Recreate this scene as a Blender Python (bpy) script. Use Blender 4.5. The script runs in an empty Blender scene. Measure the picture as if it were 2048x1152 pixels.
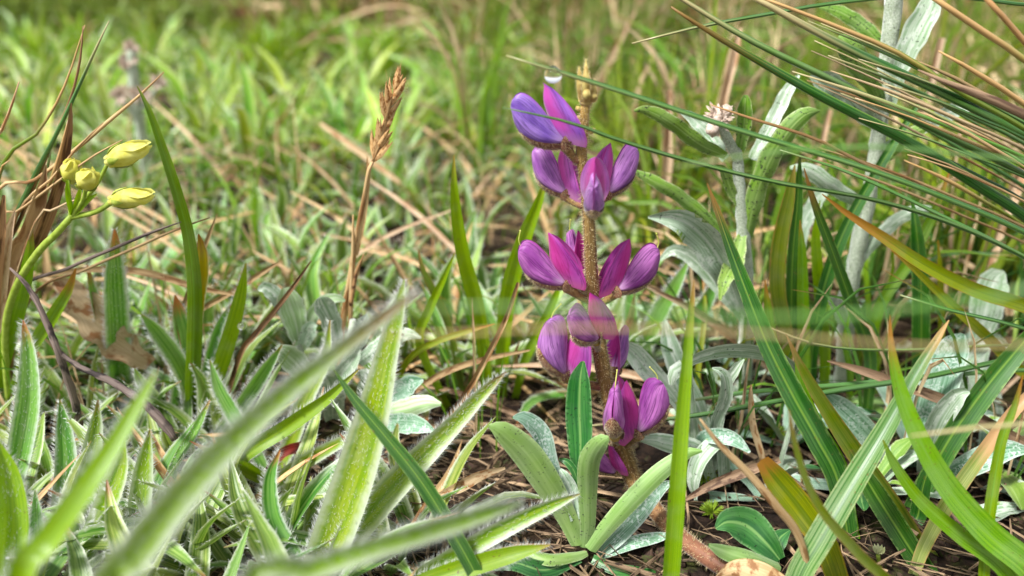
import bpy, math, random
import numpy as np
from mathutils import Vector, Matrix, noise

rnd = random.Random(7)
R = math.radians
scn = bpy.context.scene
col = scn.collection

# ------------------------------------------------------------------ camera, sky, sun, exposure
CAM_H, PITCH, FPX = 0.136, R(22.2), 1780.0
cam_d = bpy.data.cameras.new('camera')
cam_d.sensor_width = 36.0
cam_d.lens = FPX / 2048.0 * 36.0
cam_d.clip_start = 0.002
cam_d.clip_end = 200.0
cam_d.dof.use_dof = True
cam_d.dof.focus_distance = 0.207
cam_d.dof.aperture_fstop = cam_d.lens / 2.9
cam_o = bpy.data.objects.new('camera', cam_d)
cam_o.location = (0, 0, CAM_H)
cam_o.rotation_euler = (R(90) - PITCH, 0, 0)
col.objects.link(cam_o)
scn.camera = cam_o

SUN_EL, SUN_AZ = R(56), R(-128)            # azimuth from +Y (away from the camera) towards +X
world = bpy.data.worlds.new('World')
scn.world = world
world.use_nodes = True
wn = world.node_tree
bg = wn.nodes['Background']
sky = wn.nodes.new('ShaderNodeTexSky')
sky.sky_type = 'NISHITA'
sky.sun_disc = False
sky.sun_elevation = SUN_EL
sky.sun_rotation = SUN_AZ
sky.dust_density = 1.0
hs = wn.nodes.new('ShaderNodeHueSaturation')
hs.inputs['Saturation'].default_value = 0.22
wn.links.new(sky.outputs['Color'], hs.inputs['Color'])
wn.links.new(hs.outputs['Color'], bg.inputs['Color'])
bg.inputs['Strength'].default_value = 0.05

sun_d = bpy.data.lights.new('sun', 'SUN')
sun_d.energy = 1.5
sun_d.angle = R(10)
sun_d.color = (1.0, 1.0, 0.99)
sun_o = bpy.data.objects.new('sun', sun_d)
sdir = Vector((math.sin(SUN_AZ) * math.cos(SUN_EL), math.cos(SUN_AZ) * math.cos(SUN_EL), math.sin(SUN_EL)))
sun_o.rotation_euler = sdir.to_track_quat('Z', 'Y').to_euler()
sun_o.location = (0, 0, 3)
col.objects.link(sun_o)

scn.view_settings.view_transform = 'Standard'
scn.view_settings.look = 'None'
scn.view_settings.gamma = 1.0
scn.view_settings.exposure = 2.12
scn.render.engine = 'CYCLES'
scn.cycles.use_denoising = True
scn.cycles.max_bounces = 8
scn.cycles.diffuse_bounces = 2
scn.cycles.transparent_max_bounces = 8

# ------------------------------------------------------------------ pixel -> place
CAM = Vector((0, 0, CAM_H))
FWD = Vector((0, math.cos(PITCH), -math.sin(PITCH)))
UPV = Vector((0, math.sin(PITCH), math.cos(PITCH)))

def ray(px, py):
    return FWD + Vector((1, 0, 0)) * ((px - 1024) / FPX) + UPV * ((576 - py) / FPX)

def W(px, py, Y):                          # the point seen at a pixel that stands Y millimetres away over the ground
    d = ray(px, py)
    return CAM + d * (Y * 0.001 / d.y)

def G(px, py, z=0.0):                      # the point seen at a pixel at height z over the ground
    d = ray(px, py)
    return CAM + d * ((z - CAM_H) / d.z)

def row(Y):                                # picture row of the ground Y millimetres away
    return 576 + FPX * math.tan(math.atan2(CAM_H, Y * 0.001) - PITCH)

def mpp(p):                                # metres per pixel at a point
    return (p - CAM).dot(FWD) / FPX

def sees(x, y, z=0.0):
    d = Vector((x, y, z)) - CAM
    dep = d.dot(FWD)
    return 1024 + d.x / dep * FPX, 576 - d.dot(UPV) / dep * FPX

def root_pt(px, Y):
    p = W(px, row(Y), Y)
    p.z = -0.002
    return p

# ------------------------------------------------------------------ mesh building
def spline(P, n):
    P = np.asarray([list(p) for p in P], float)
    k = len(P)
    if k == 2:
        t = np.linspace(0, 1, n)[:, None]
        return P[0] * (1 - t) + P[1] * t
    seg = np.linalg.norm(P[1:, :3] - P[:-1, :3], axis=1) if P.shape[1] >= 3 else np.ones(k - 1)
    cum = np.concatenate([[0], np.cumsum(np.maximum(seg, 1e-9))])
    cum /= cum[-1]
    out = []
    Q = np.vstack([2 * P[0] - P[1], P, 2 * P[-1] - P[-2]])
    for t in np.linspace(0, 1, n):
        i = min(int(np.searchsorted(cum, t, side='right') - 1), k - 2)
        u = (t - cum[i]) / (cum[i + 1] - cum[i])
        p0, p1, p2, p3 = Q[i], Q[i + 1], Q[i + 2], Q[i + 3]
        out.append(0.5 * ((2 * p1) + (p2 - p0) * u + (2 * p0 - 5 * p1 + 4 * p2 - p3) * u * u + (3 * p1 - p0 - 3 * p2 + p3) * u ** 3))
    return np.array(out)

def unit(a):
    a = np.asarray(a, float)
    n = np.linalg.norm(a)
    return a / n if n > 1e-12 else a

def rot_about(v, k, a):
    return v * math.cos(a) + np.cross(k, v) * math.sin(a) + k * np.dot(k, v) * (1 - math.cos(a))

CAMN = np.array([0, 0, CAM_H])

class MB:
    def __init__(s):
        s.v, s.f, s.uv, s.mi = [], [], [], []

    def face(s, idx, uvs, m=0):
        s.f.append(tuple(idx)); s.uv.extend(uvs); s.mi.append(m)

    def grid(s, pts, us, vs, m=0, flip=False, close=False):
        """pts: rows x cols points; us, vs parameter values"""
        nr, nc = len(pts), len(pts[0])
        b = len(s.v)
        for r_ in pts:
            s.v.extend([tuple(p) for p in r_])
        for i in range(nr - 1):
            for j in range(nc if close else nc - 1):
                j2 = (j + 1) % nc
                u2 = us[j + 1] if j + 1 < len(us) else 1.0
                q = [b + i * nc + j, b + i * nc + j2, b + (i + 1) * nc + j2, b + (i + 1) * nc + j]
                w = [(us[j], vs[i]), (u2, vs[i]), (u2, vs[i + 1]), (us[j], vs[i + 1])]
                if flip:
                    q.reverse(); w.reverse()
                s.face(q, w, m)
        return b

    def ribbon(s, P, wd, n=14, cols=4, fold=0.25, roll=0.0, thick=0.0, wave=0.0, wfreq=3.0, normal=None, m=0, mb=None, seed=0, curl=0.0):
        """leaf blade along P (base to tip), widths wd; returns the sampled frame for hairs"""
        wd = list(wd)
        full = [list(p) + [w] for p, w in zip(P, wd)]
        S = spline(full, n)
        C, wdt = S[:, :3], np.maximum(S[:, 3], 1e-5)
        T = np.gradient(C, axis=0)
        rolls = np.interp(np.linspace(0, 1, n), np.linspace(0, 1, len(roll)), roll) if isinstance(roll, (list, tuple)) else np.full(n, roll)
        cs = np.linspace(-1, 1, cols + 1)
        top, bot, fr = [], [], []
        for i in range(n):
            t = unit(T[i])
            nn = unit(CAMN - C[i]) if normal is None else np.asarray(normal, float)
            nn = unit(nn - t * np.dot(nn, t))
            nn = rot_about(nn, t, rolls[i])
            sd = np.cross(t, nn)
            v = i / (n - 1)
            rt, rb = [], []
            for c in cs:
                w = wdt[i] * 0.5
                a = abs(c)
                off = sd * (c * w) * (1 - 0.25 * abs(fold)) + nn * (fold * w * (a ** 1.3 - 0.5)) + nn * (curl * w * a ** 3)
                if wave and a > 0.4:
                    off = off + nn * (wave * w * math.sin(wfreq * 6.28 * v + seed + c * 1.3) * a) + sd * c * wave * w * 0.5 * math.sin(wfreq * 9.7 * v + seed * 2 + c)
                p = C[i] + off
                rt.append(p)
                if thick:
                    rb.append(p - nn * thick * (1 - c * c))
            top.append(rt); bot.append(rb)
            fr.append((C[i], t, nn, sd, wdt[i], rt[0], rt[-1]))
        us = [(c + 1) / 2 for c in cs]
        vs = [i / (n - 1) for i in range(n)]
        s.grid(top, us, vs, m)
        if thick:
            s.grid(bot, us, vs, m if mb is None else mb, flip=True)
        return fr

    def tube(s, P, rad, n=14, sides=8, m=0, cap=True, bumps=0.0):
        full = [list(p) + [r_] for p, r_ in zip(P, rad)]
        S = spline(full, n)
        C, rr = S[:, :3], np.maximum(S[:, 3], 1e-6)
        T = np.gradient(C, axis=0)
        ref = np.array([0.31, 0.9, 0.2])
        rows_, fr = [], []
        for i in range(n):
            t = unit(T[i])
            a = unit(np.cross(t, ref))
            b = np.cross(t, a)
            rw = []
            for k in range(sides):
                q = 2 * math.pi * k / sides
                r_ = rr[i] * (1 + bumps * (noise.noise(Vector(C[i] * 900) + Vector((k * 1.7, 0, 0)))))
                rw.append(C[i] + (a * math.cos(q) + b * math.sin(q)) * r_)
            rows_.append(rw)
            fr.append((C[i], t, a, b, rr[i]))
        us = [k / sides for k in range(sides)]
        vs = [i / (n - 1) for i in range(n)]
        b0 = s.grid(rows_, us, vs, m, close=True)
        if cap:
            s.face([b0 + k for k in reversed(range(sides))], [(0.5, 0)] * sides, m)
            e = b0 + (n - 1) * sides
            s.face([e + k for k in range(sides)], [(0.5, 1)] * sides, m)
        return fr

    def blob(s, c, r_, m=0, seg=8, rings=6, axis=None, stretch=1.0, lump=0.0):
        ax = unit(axis if axis is not None else (0, 0, 1))
        a = unit(np.cross(ax, (0.3, 0.8, 0.51)))
        b = np.cross(ax, a)
        rows_ = []
        for i in range(rings + 1):
            th = math.pi * i / rings
            rw = []
            for k in range(seg):
                q = 2 * math.pi * k / seg
                d = ax * (math.cos(th) * stretch) * -1 + (a * math.cos(q) + b * math.sin(q)) * max(math.sin(th), 0.02)
                f = 1 + lump * noise.noise(Vector(d * 2.3) + Vector(c) * 500)
                rw.append(np.asarray(c) + d * r_ * f)
            rows_.append(rw)
        s.grid(rows_, [k / seg for k in range(seg)], [i / rings for i in range(rings + 1)], m, close=True)

    def hair(s, p, d, ln, r_, m=0, bend=None):
        d = unit(d)
        a = unit(np.cross(d, (0.37, 0.71, 0.6))) * r_
        b = np.cross(d, a)
        i = len(s.v)
        tip = p + d * ln
        if bend is not None:
            tip = tip + bend * ln
        s.v.extend([tuple(p + a), tuple(p - a * 0.5 + b * 0.87), tuple(p - a * 0.5 - b * 0.87), tuple(tip)])
        for q in ((0, 1, 3), (1, 2, 3), (2, 0, 3)):
            s.face([i + k for k in q], [(0, 0), (1, 0), (0.5, 1)], m)

    def fringe(s, fr, step, ln, r_, rg, m=0, face=0, both=True, lean=0.7):
        """hairs along both margins of a ribbon frame and on its faces"""
        for i in range(len(fr) - 1):
            A, B = fr[i], fr[i + 1]
            L = np.linalg.norm(B[0] - A[0])
            k = max(1, int(L / step + rg.random()))
            for _ in range(k):
                u = rg.random()
                t, nn, sd = A[1], A[2], A[3]
                for e, sg in ((5, -1), (6, 1)):
                    p = A[e] * (1 - u) + B[e] * u
                    d = sd * sg + t * (lean + rg.uniform(-.3, .5)) + nn * rg.uniform(-.7, .7)
                    s.hair(p, d, ln * rg.uniform(.5, 1.2), r_, m)
                for _f in range(face):
                    c = rg.uniform(-1, 1)
                    p = A[0] * (1 - u) + B[0] * u + sd * (c * A[4] * .5)
                    s.hair(p - nn * 0.0001, nn * rg.choice((1, 1, -1)) * .6 + t * rg.uniform(.3, 1.2) + sd * rg.uniform(-.4, .4), ln * rg.uniform(.4, .9), r_, m)

    def data(s, name, mats, origin=None, smooth=True):
        me = bpy.data.meshes.new(name)
        v = np.array(s.v, float)
        if origin is not None:
            v = v - np.array(origin)
        me.from_pydata(v.tolist(), [], s.f)
        uvl = me.uv_layers.new(name='UVMap')
        uvl.data.foreach_set('uv', np.array(s.uv, 'f').ravel())
        for m_ in (mats if isinstance(mats, (list, tuple)) else [mats]):
            me.materials.append(m_)
        me.polygons.foreach_set('material_index', s.mi)
        if smooth:
            me.polygons.foreach_set('use_smooth', [True] * len(me.polygons))
        me.update()
        return me

def arrays(mb):
    return np.array(mb.v, float), np.array(mb.f, int), np.array(mb.uv, 'f').reshape(-1, 8), np.array(mb.mi, int)

def scattered(name, protos, placed, mats):
    """one mesh of many placed copies: placed = (prototype number, 4x4 matrix, material index or None)"""
    V, F, U, MI, b = [], [], [], [], 0
    for k, mx, mi in placed:
        v, f, u, m_ = protos[k]
        V.append(v @ mx[:3, :3].T + mx[:3, 3])
        F.append(f + b); U.append(u); MI.append(m_ if mi is None else np.full(len(f), mi))
        b += len(v)
    V, F, U, MI = np.concatenate(V), np.concatenate(F), np.concatenate(U), np.concatenate(MI)
    me = bpy.data.meshes.new(name)
    me.vertices.add(len(V)); me.vertices.foreach_set('co', V.astype('f').ravel())
    me.loops.add(F.size); me.loops.foreach_set('vertex_index', F.astype('i').ravel())
    me.polygons.add(len(F)); me.polygons.foreach_set('loop_start', np.arange(0, F.size, 4, dtype='i'))
    uvl = me.uv_layers.new(name='UVMap'); uvl.data.foreach_set('uv', U.astype('f').ravel())
    for m_ in mats:
        me.materials.append(m_)
    me.polygons.foreach_set('material_index', MI.astype('i'))
    me.polygons.foreach_set('use_smooth', np.ones(len(F), bool))
    me.update(calc_edges=True); me.validate()
    return me

def place(x, y, z, rz, sc, tilt=0.0, tz=0.0):
    m_ = Matrix.Translation((x, y, z)) @ Matrix.Rotation(rz, 4, 'Z') @ Matrix.Rotation(tilt, 4, 'Y') @ Matrix.Rotation(tz, 4, 'X') @ Matrix.Scale(sc, 4)
    return np.array(m_)

def root_of(o):
    while o.parent:
        o = o.parent
    return o

def link(name, data, parent=None, kind=None, label=None):
    o = bpy.data.objects.new(name, data)
    col.objects.link(o)
    if parent is not None:
        o.parent = parent
    if kind:
        o['kind'] = kind
    if label:
        o['label'] = label
    return o

def part(name, mb, mats, parent, kind=None, label=None):
    return link(name, mb.data(name, mats, root_of(parent).location), parent, kind, label)

def thing(name, loc, label, cat, group=None):
    o = bpy.data.objects.new(name, None)
    o.empty_display_size = 0.01
    o.location = loc
    col.objects.link(o)
    o['label'] = label; o['category'] = cat
    if group:
        o['group'] = group
    return o

def single(name, mb, mats, loc, label, cat, group=None, kind=None):
    o = link(name, mb.data(name, mats, loc), None, kind, label)
    o.location = loc
    o['category'] = cat
    if group:
        o['group'] = group
    return o

# ------------------------------------------------------------------ materials
def lin(c):
    return tuple((x / 255 / 12.92 if x / 255 <= 0.04045 else ((x / 255 + 0.055) / 1.055) ** 2.4) for x in c) + (1.0,)

class NT:
    def __init__(s, name):
        s.mat = bpy.data.materials.new(name)
        s.mat.use_nodes = True
        s.t = s.mat.node_tree
        s.n, s.l = s.t.nodes, s.t.links
        s.out = s.n['Material Output']
        s.bsdf = s.n['Principled BSDF']

    def node(s, typ, **kw):
        nd = s.n.new(typ)
        for k, v in kw.items():
            setattr(nd, k, v)
        return nd

    def put(s, inp, val):
        if isinstance(val, bpy.types.NodeSocket):
            s.l.new(val, inp)
        else:
            inp.default_value = val

    def math(s, op, a, b=0.0, clamp=False):
        nd = s.node('ShaderNodeMath', operation=op)
        nd.use_clamp = clamp
        s.put(nd.inputs[0], a); s.put(nd.inputs[1], b)
        return nd.outputs[0]

    def mix(s, f, a, b, mode='MIX'):
        nd = s.node('ShaderNodeMixRGB', blend_type=mode)
        s.put(nd.inputs[0], f); s.put(nd.inputs[1], a); s.put(nd.inputs[2], b)
        return nd.outputs[0]

    def step(s, x, lo, hi):
        nd = s.node('ShaderNodeMapRange')
        nd.interpolation_type = 'SMOOTHSTEP'
        s.put(nd.inputs[0], x); s.put(nd.inputs[1], lo); s.put(nd.inputs[2], hi)
        nd.inputs[3].default_value = 0.0; nd.inputs[4].default_value = 1.0
        return nd.outputs[0]

    def uv(s):
        tc = s.node('ShaderNodeUVMap')
        sp = s.node('ShaderNodeSeparateXYZ')
        s.l.new(tc.outputs[0], sp.inputs[0])
        return sp.outputs[0], sp.outputs[1]

    def comb(s, x, y, z):
        nd = s.node('ShaderNodeCombineXYZ')
        s.put(nd.inputs[0], x); s.put(nd.inputs[1], y); s.put(nd.inputs[2], z)
        return nd.outputs[0]

    def noise(s, vec, scale=1.0, detail=3.0, rough=0.55):
        nd = s.node('ShaderNodeTexNoise')
        if vec is not None:
            s.l.new(vec, nd.inputs['Vector'])
        nd.inputs['Scale'].default_value = scale
        nd.inputs['Detail'].default_value = detail
        nd.inputs['Roughness'].default_value = rough
        return nd.outputs[0]

    def obj(s):
        return s.node('ShaderNodeTexCoord').outputs['Object']

    def geo(s):
        return s.node('ShaderNodeNewGeometry')

    def rand(s):
        return s.node('ShaderNodeObjectInfo').outputs['Random']

    def finish(s, color, rough=0.5, spec=0.4, trans=0.0, tcol=None, bump=None, bstr=0.3, bdist=0.0003, sheen=0.0, sheen_rough=0.4):
        b = s.bsdf
        s.put(b.inputs['Base Color'], color)
        s.put(b.inputs['Roughness'], rough)
        s.put(b.inputs['Specular IOR Level'], spec)
        if sheen:
            b.inputs['Sheen Weight'].default_value = sheen
            b.inputs['Sheen Roughness'].default_value = sheen_rough
        if bump is not None:
            bn = s.node('ShaderNodeBump')
            bn.inputs['Strength'].default_value = bstr
            bn.inputs['Distance'].default_value = bdist
            s.l.new(bump, bn.inputs['Height'])
            s.l.new(bn.outputs[0], b.inputs['Normal'])
        if trans:
            tr = s.node('ShaderNodeBsdfTranslucent')
            s.put(tr.inputs[0], tcol if tcol is not None else color)
            mx = s.node('ShaderNodeMixShader')
            s.put(mx.inputs[0], trans)
            s.l.new(b.outputs[0], mx.inputs[1]); s.l.new(tr.outputs[0], mx.inputs[2])
            s.l.new(mx.outputs[0], s.out.inputs[0])
        return s.mat

def leaf_mat(name, a, b, edge=None, edge_w=0.3, tip=None, tip_at=0.85, base=None, midrib=None, stripes=26, specks=None, speck_amt=0.62,
             rough=0.36, spec=0.6, trans=0.3, sheen=0.0, vary=0.35, blot=None, blot_amt=0.6):
    """a blade: long fibres in two greens, pale margins, dry tip, pale base, dark specks"""
    k = NT(name)
    u, v = k.uv()
    r_ = k.rand()
    rz = k.math('MULTIPLY', r_, 37.0)
    st = k.noise(k.comb(k.math('MULTIPLY', u, stripes), k.math('MULTIPLY', v, 1.6), rz), 1.0, 2.0)
    ob = k.noise(k.obj(), 180.0, 3.0)
    c = k.mix(k.step(st, 0.33, 0.67), lin(a), lin(b))
    # leaf-to-leaf difference and soft patches
    hv = k.node('ShaderNodeHueSaturation')
    k.put(hv.inputs['Hue'], k.math('ADD', k.math('MULTIPLY', k.math('SUBTRACT', r_, 0.5), 0.05 * vary / 0.35), 0.5))
    k.put(hv.inputs['Value'], k.math('ADD', k.math('MULTIPLY', k.math('FRACT', k.math('MULTIPLY', r_, 7.31)), vary * 1.6), 1.0 - vary * 0.7))
    k.put(hv.inputs['Saturation'], k.math('ADD', k.math('MULTIPLY', ob, 0.5), 0.78))
    k.put(hv.inputs['Color'], c)
    c = hv.outputs[0]
    uc = k.math('MULTIPLY', k.math('ABSOLUTE', k.math('SUBTRACT', u, 0.5)), 2.0)
    if midrib is not None:
        mf = k.math('SUBTRACT', 1.0, k.step(uc, 0.02, 0.14))
        c = k.mix(k.math('MULTIPLY', mf, 0.75), c, lin(midrib))
    if blot is not None:
        bl = k.noise(k.comb(k.math('MULTIPLY', u, 3.0), k.math('MULTIPLY', v, 6.0), rz), 1.3, 4.0, .65)
        c = k.mix(k.math('MULTIPLY', k.step(bl, blot_amt, blot_amt + .1), .85), c, lin(blot))
    if edge is not None:
        en = k.noise(k.comb(k.math('MULTIPLY', u, 4.0), k.math('MULTIPLY', v, 40.0), rz), 1.0, 3.0)
        ef = k.step(k.math('ADD', uc, k.math('MULTIPLY', k.math('SUBTRACT', en, 0.5), 0.5)), 1.0 - edge_w * 1.3, 1.05)
        c = k.mix(k.math('MULTIPLY', ef, 0.8), c, lin(edge))
    if base is not None:
        bf = k.math('SUBTRACT', 1.0, k.step(v, 0.02, 0.35))
        c = k.mix(k.math('MULTIPLY', bf, 0.8), c, lin(base))
    if tip is not None:
        tn = k.math('ADD', v, k.math('MULTIPLY', k.math('SUBTRACT', st, 0.5), 0.22))
        tn = k.math('ADD', tn, k.math('MULTIPLY', k.math('SUBTRACT', k.math('FRACT', k.math('MULTIPLY', r_, 13.7)), 0.5), 0.16))
        tf = k.step(tn, tip_at - 0.07, tip_at + 0.07)
        c = k.mix(tf, c, lin(tip))
    if specks is not None:
        vo = k.noise(k.obj(), 1500.0, 2.0, .6)
        sf = k.math('MULTIPLY', k.step(vo, speck_amt, speck_amt + .03), k.step(k.noise(k.obj(), 260.0, 2.0), .42, .55))
        c = k.mix(k.math('MULTIPLY', sf, .92), c, lin(specks))
    tc = k.mix(0.6, c, (1.0, 1.0, 0.35, 1), 'MULTIPLY')
    return k.finish(c, rough, spec, trans, tc, bump=st, bstr=0.35, bdist=0.00025, sheen=sheen)

def dry_mat(name, a, b, c3=None, rough=0.6, trans=0.15, stripes=22, vary=0.4):
    k = NT(name)
    u, v = k.uv()
    r_ = k.rand()
    ri = k.geo().outputs['Random Per Island']
    rz = k.math('MULTIPLY', k.math('ADD', r_, ri), 41.0)
    st = k.noise(k.comb(k.math('MULTIPLY', u, stripes), k.math('MULTIPLY', v, 2.5), rz), 1.0, 4.0, .65)
    c = k.mix(k.step(st, .3, .7), lin(a), lin(b))
    if c3 is not None:
        c = k.mix(k.step(k.noise(k.comb(k.math('MULTIPLY', u, 2.0), k.math('MULTIPLY', v, 7.0), rz), 1.0, 3.0), .5, .62), c, lin(c3))
    hv = k.node('ShaderNodeHueSaturation')
    k.put(hv.inputs['Value'], k.math('ADD', k.math('MULTIPLY', k.math('FRACT', rz), vary * 1.6), 1.0 - vary * .8))
    k.put(hv.inputs['Color'], c)
    return k.finish(hv.outputs[0], rough, .3, trans, bump=st, bstr=.5, bdist=.0003)

M = {}
M['hairy'] = leaf_mat('hairy_leaf_grey', (80, 124, 30), (156, 178, 96), edge=(222, 226, 206), edge_w=.3, vary=.5, tip=(150, 96, 58), tip_at=.97, sheen=.1, rough=.42, stripes=14)
M['hairy_lush'] = leaf_mat('hairy_leaf_lush', (100, 148, 20), (172, 196, 80), vary=.55, edge=(220, 224, 160), edge_w=.3, tip=(150, 110, 50), tip_at=1.0, sheen=.08, rough=.42, stripes=12, trans=.36)
M['hairy_near'] = leaf_mat('hairy_leaf_near', (112, 150, 28), (152, 176, 60), edge=(212, 218, 200), edge_w=.46, tip=(150, 110, 70), tip_at=1.0, sheen=.12, rough=.42, stripes=9, trans=.33, vary=.15)
M['hairy_green'] = leaf_mat('hairy_leaf_green', (92, 146, 56), (138, 180, 92), edge=(214, 220, 210), edge_w=.3, tip=(190, 116, 60), tip_at=.95, sheen=.12, rough=.42, stripes=12, trans=.3, vary=.15)
M['grass'] = leaf_mat('grass_green', (92, 134, 26), (134, 166, 54), tip=(176, 120, 50), tip_at=.97, stripes=30, trans=.34, vary=.2, midrib=(120, 165, 60), specks=(112, 92, 44), speck_amt=.66)
M['grass_back'] = leaf_mat('grass_back', (66, 102, 20), (140, 162, 62), tip=(150, 120, 70), tip_at=.92, stripes=20, trans=.3, vary=.45)
M['grass_bright'] = leaf_mat('grass_bright', (112, 152, 20), (148, 178, 44), tip=(182, 140, 72), tip_at=1.0, stripes=24, trans=.38, vary=.12, specks=(112, 92, 44), speck_amt=.66)
M['grass_dark'] = leaf_mat('grass_dark', (38, 86, 28), (80, 126, 52), edge=(140, 168, 92), edge_w=.12, tip=(150, 110, 54), tip_at=.97, stripes=26, trans=.25, vary=.15, midrib=(126, 160, 60), specks=(112, 92, 44), speck_amt=.66)
M['grass_pale'] = leaf_mat('grass_pale', (70, 118, 48), (144, 170, 112), edge=(176, 190, 130), edge_w=.15, tip=(196, 156, 100), tip_at=.93, stripes=16, trans=.3, vary=.1, midrib=(64, 104, 44), specks=(112, 92, 44), speck_amt=.66)
M['grass_olive'] = leaf_mat('grass_olive', (110, 128, 14), (154, 160, 34), edge=(170, 130, 40), edge_w=.16, tip=(176, 122, 44), tip_at=.9, stripes=22, trans=.34, vary=.12, midrib=(96, 120, 20))
M['grass_browned'] = leaf_mat('grass_browned', (84, 108, 30), (116, 128, 46), edge=(160, 128, 62), edge_w=.2, tip=(158, 122, 70), tip_at=.99, stripes=18, trans=.25, vary=.15)
M['grass_fading'] = leaf_mat('grass_fading', (122, 138, 60), (164, 170, 100), edge=(190, 150, 96), edge_w=.2, tip=(196, 156, 108), tip_at=.6, stripes=18, trans=.25, vary=.1)
M['yellowed'] = leaf_mat('leaf_yellowed', (176, 156, 20), (150, 140, 22), edge=(206, 208, 180), edge_w=.18, tip=(150, 84, 40), tip_at=.99, stripes=10, trans=.35, vary=.1, blot=(128, 74, 26), blot_amt=.62)
M['rush'] = leaf_mat('rush_green', (48, 88, 40), (108, 146, 78), tip=(186, 170, 120), tip_at=.95, stripes=6, trans=.06, rough=.32, vary=.22)
M['rush_olive'] = leaf_mat('rush_olive', (92, 120, 30), (140, 150, 60), tip=(196, 156, 100), tip_at=.82, stripes=6, trans=.08, rough=.35, vary=.2)
M['rush_orange'] = leaf_mat('rush_orange', (190, 150, 92), (206, 176, 122), tip=(184, 140, 88), tip_at=.8, stripes=8, trans=.1, rough=.4, vary=.15)
M['rush_near'] = leaf_mat('rush_light_green', (92, 142, 62), (130, 168, 92), tip=(196, 180, 130), tip_at=.95, stripes=6, trans=.2, rough=.4, vary=.1)
M['rush_fading'] = leaf_mat('rush_fading', (140, 160, 100), (176, 184, 132), blot=(206, 160, 112), blot_amt=.44, tip=(206, 170, 110), tip_at=.9, stripes=6, trans=.2, rough=.4, vary=.1)
M['straw'] = dry_mat('straw', (196, 164, 120), (226, 200, 160), (170, 120, 76))
M['straw_back'] = dry_mat('straw_back', (184, 154, 114), (222, 200, 160), (140, 104, 72), vary=.5)
M['straw_pink'] = dry_mat('straw_pinkish', (206, 172, 138), (226, 200, 168), (176, 134, 100), vary=.25)
M['straw_brown'] = dry_mat('straw_brown', (178, 142, 94), (214, 184, 136), (146, 106, 66))
M['dead_brown'] = dry_mat('dead_brown', (132, 94, 62), (182, 140, 96), (90, 60, 40), trans=.08)
M['dead_red'] = dry_mat('dead_reddish', (126, 98, 74), (172, 142, 112), (92, 68, 52), trans=.08)
M['litter'] = dry_mat('litter', (96, 76, 58), (190, 160, 124), (58, 44, 34), vary=.75, trans=.1)
M['crumb'] = dry_mat('soil_crumb', (44, 32, 26), (84, 62, 48), (60, 66, 30), vary=.4, trans=0.0, rough=.85)
M['twig'] = dry_mat('twig_grey', (84, 70, 64), (140, 122, 112), (56, 46, 44), trans=0.0, rough=.75)
M['spikelet'] = dry_mat('spikelet_tan', (214, 164, 100), (242, 210, 156), (176, 122, 68), trans=.35, vary=.25)
M['red_leaf'] = leaf_mat('red_leaf', (120, 34, 38), (166, 70, 66), edge=(180, 120, 80), edge_w=.2, tip=(120, 50, 30), tip_at=.95, trans=.2)

def felt_mat(name, a, b, specks=None, amt=.6, trans=.12, sheen=.8, rough=.8, bump_s=2600):
    k = NT(name)
    n1 = k.noise(k.obj(), bump_s, 3.0, .7)
    n2 = k.noise(k.obj(), 220.0, 3.0)
    c = k.mix(k.step(n1, .35, .65), lin(a), lin(b))
    c = k.mix(k.math('MULTIPLY', k.step(n2, .45, .7), .45), c, lin(a))
    if specks is not None:
        sf = k.math('MULTIPLY', k.step(k.noise(k.obj(), 1300.0, 3.0, .65), amt, amt + .03), k.step(n2, .4, .56))
        c = k.mix(k.math('MULTIPLY', sf, .92), c, lin(specks))
    return k.finish(c, rough, .25, trans, bump=n1, bstr=.6, bdist=.0002, sheen=sheen)
M['felt'] = felt_mat('woolly_white', (150, 164, 132), (214, 220, 202), specks=(40, 44, 34), amt=.6)
M['silver'] = leaf_mat('silvery_leaf', (136, 166, 126), (190, 206, 182), edge=(214, 222, 206), edge_w=.18, midrib=(216, 224, 208), specks=(64, 70, 50), speck_amt=.64, sheen=.4, rough=.6, trans=.14, stripes=16, vary=.15, blot=(222, 230, 214), blot_amt=.52)
M['sprig_green'] = leaf_mat('sprig_leaf_green', (150, 182, 122), (186, 206, 164), edge=(220, 228, 208), edge_w=.2, midrib=(206, 220, 186), sheen=.4, rough=.6, trans=.07, stripes=10, vary=.1)
M['silver_white'] = felt_mat('white_leaf_back', (206, 208, 196), (236, 236, 228), specks=(80, 84, 70), amt=.7, trans=.07)
M['speckled'] = leaf_mat('speckled_leaf', (104, 142, 44), (136, 166, 76), edge=(196, 206, 150), edge_w=.14, midrib=(150, 178, 96), specks=(30, 32, 22), speck_amt=.585, sheen=.3, rough=.6, trans=.07, stripes=8, vary=.15)
M['paddle'] = leaf_mat('paddle_leaf_under', (120, 152, 78), (146, 174, 104), edge=(176, 196, 140), edge_w=.12, specks=(34, 36, 24), speck_amt=.64, sheen=.35, rough=.55, trans=.07, stripes=6, vary=.12)
M['paddle_top'] = leaf_mat('paddle_leaf_top', (36, 92, 40), (72, 126, 62), edge=(128, 164, 110), edge_w=.14, midrib=(132, 172, 96), specks=(20, 26, 18), speck_amt=.63, sheen=.15, rough=.34, trans=.07, stripes=9, vary=.1)
M['frosted'] = leaf_mat('frosted_leaf_top', (76, 122, 84), (150, 180, 156), edge=(200, 212, 196), edge_w=.2, specks=(190, 204, 192), speck_amt=.52, sheen=.3, rough=.42, trans=.07, stripes=20, vary=.12)

def hair_mat(name, c, trans=.45):
    k = NT(name)
    return k.finish(lin(c), .45, .4, trans)
M['hair'] = hair_mat('hair_white', (236, 238, 230))
M['hair_gold'] = hair_mat('hair_gold', (246, 230, 184), .5)

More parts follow.
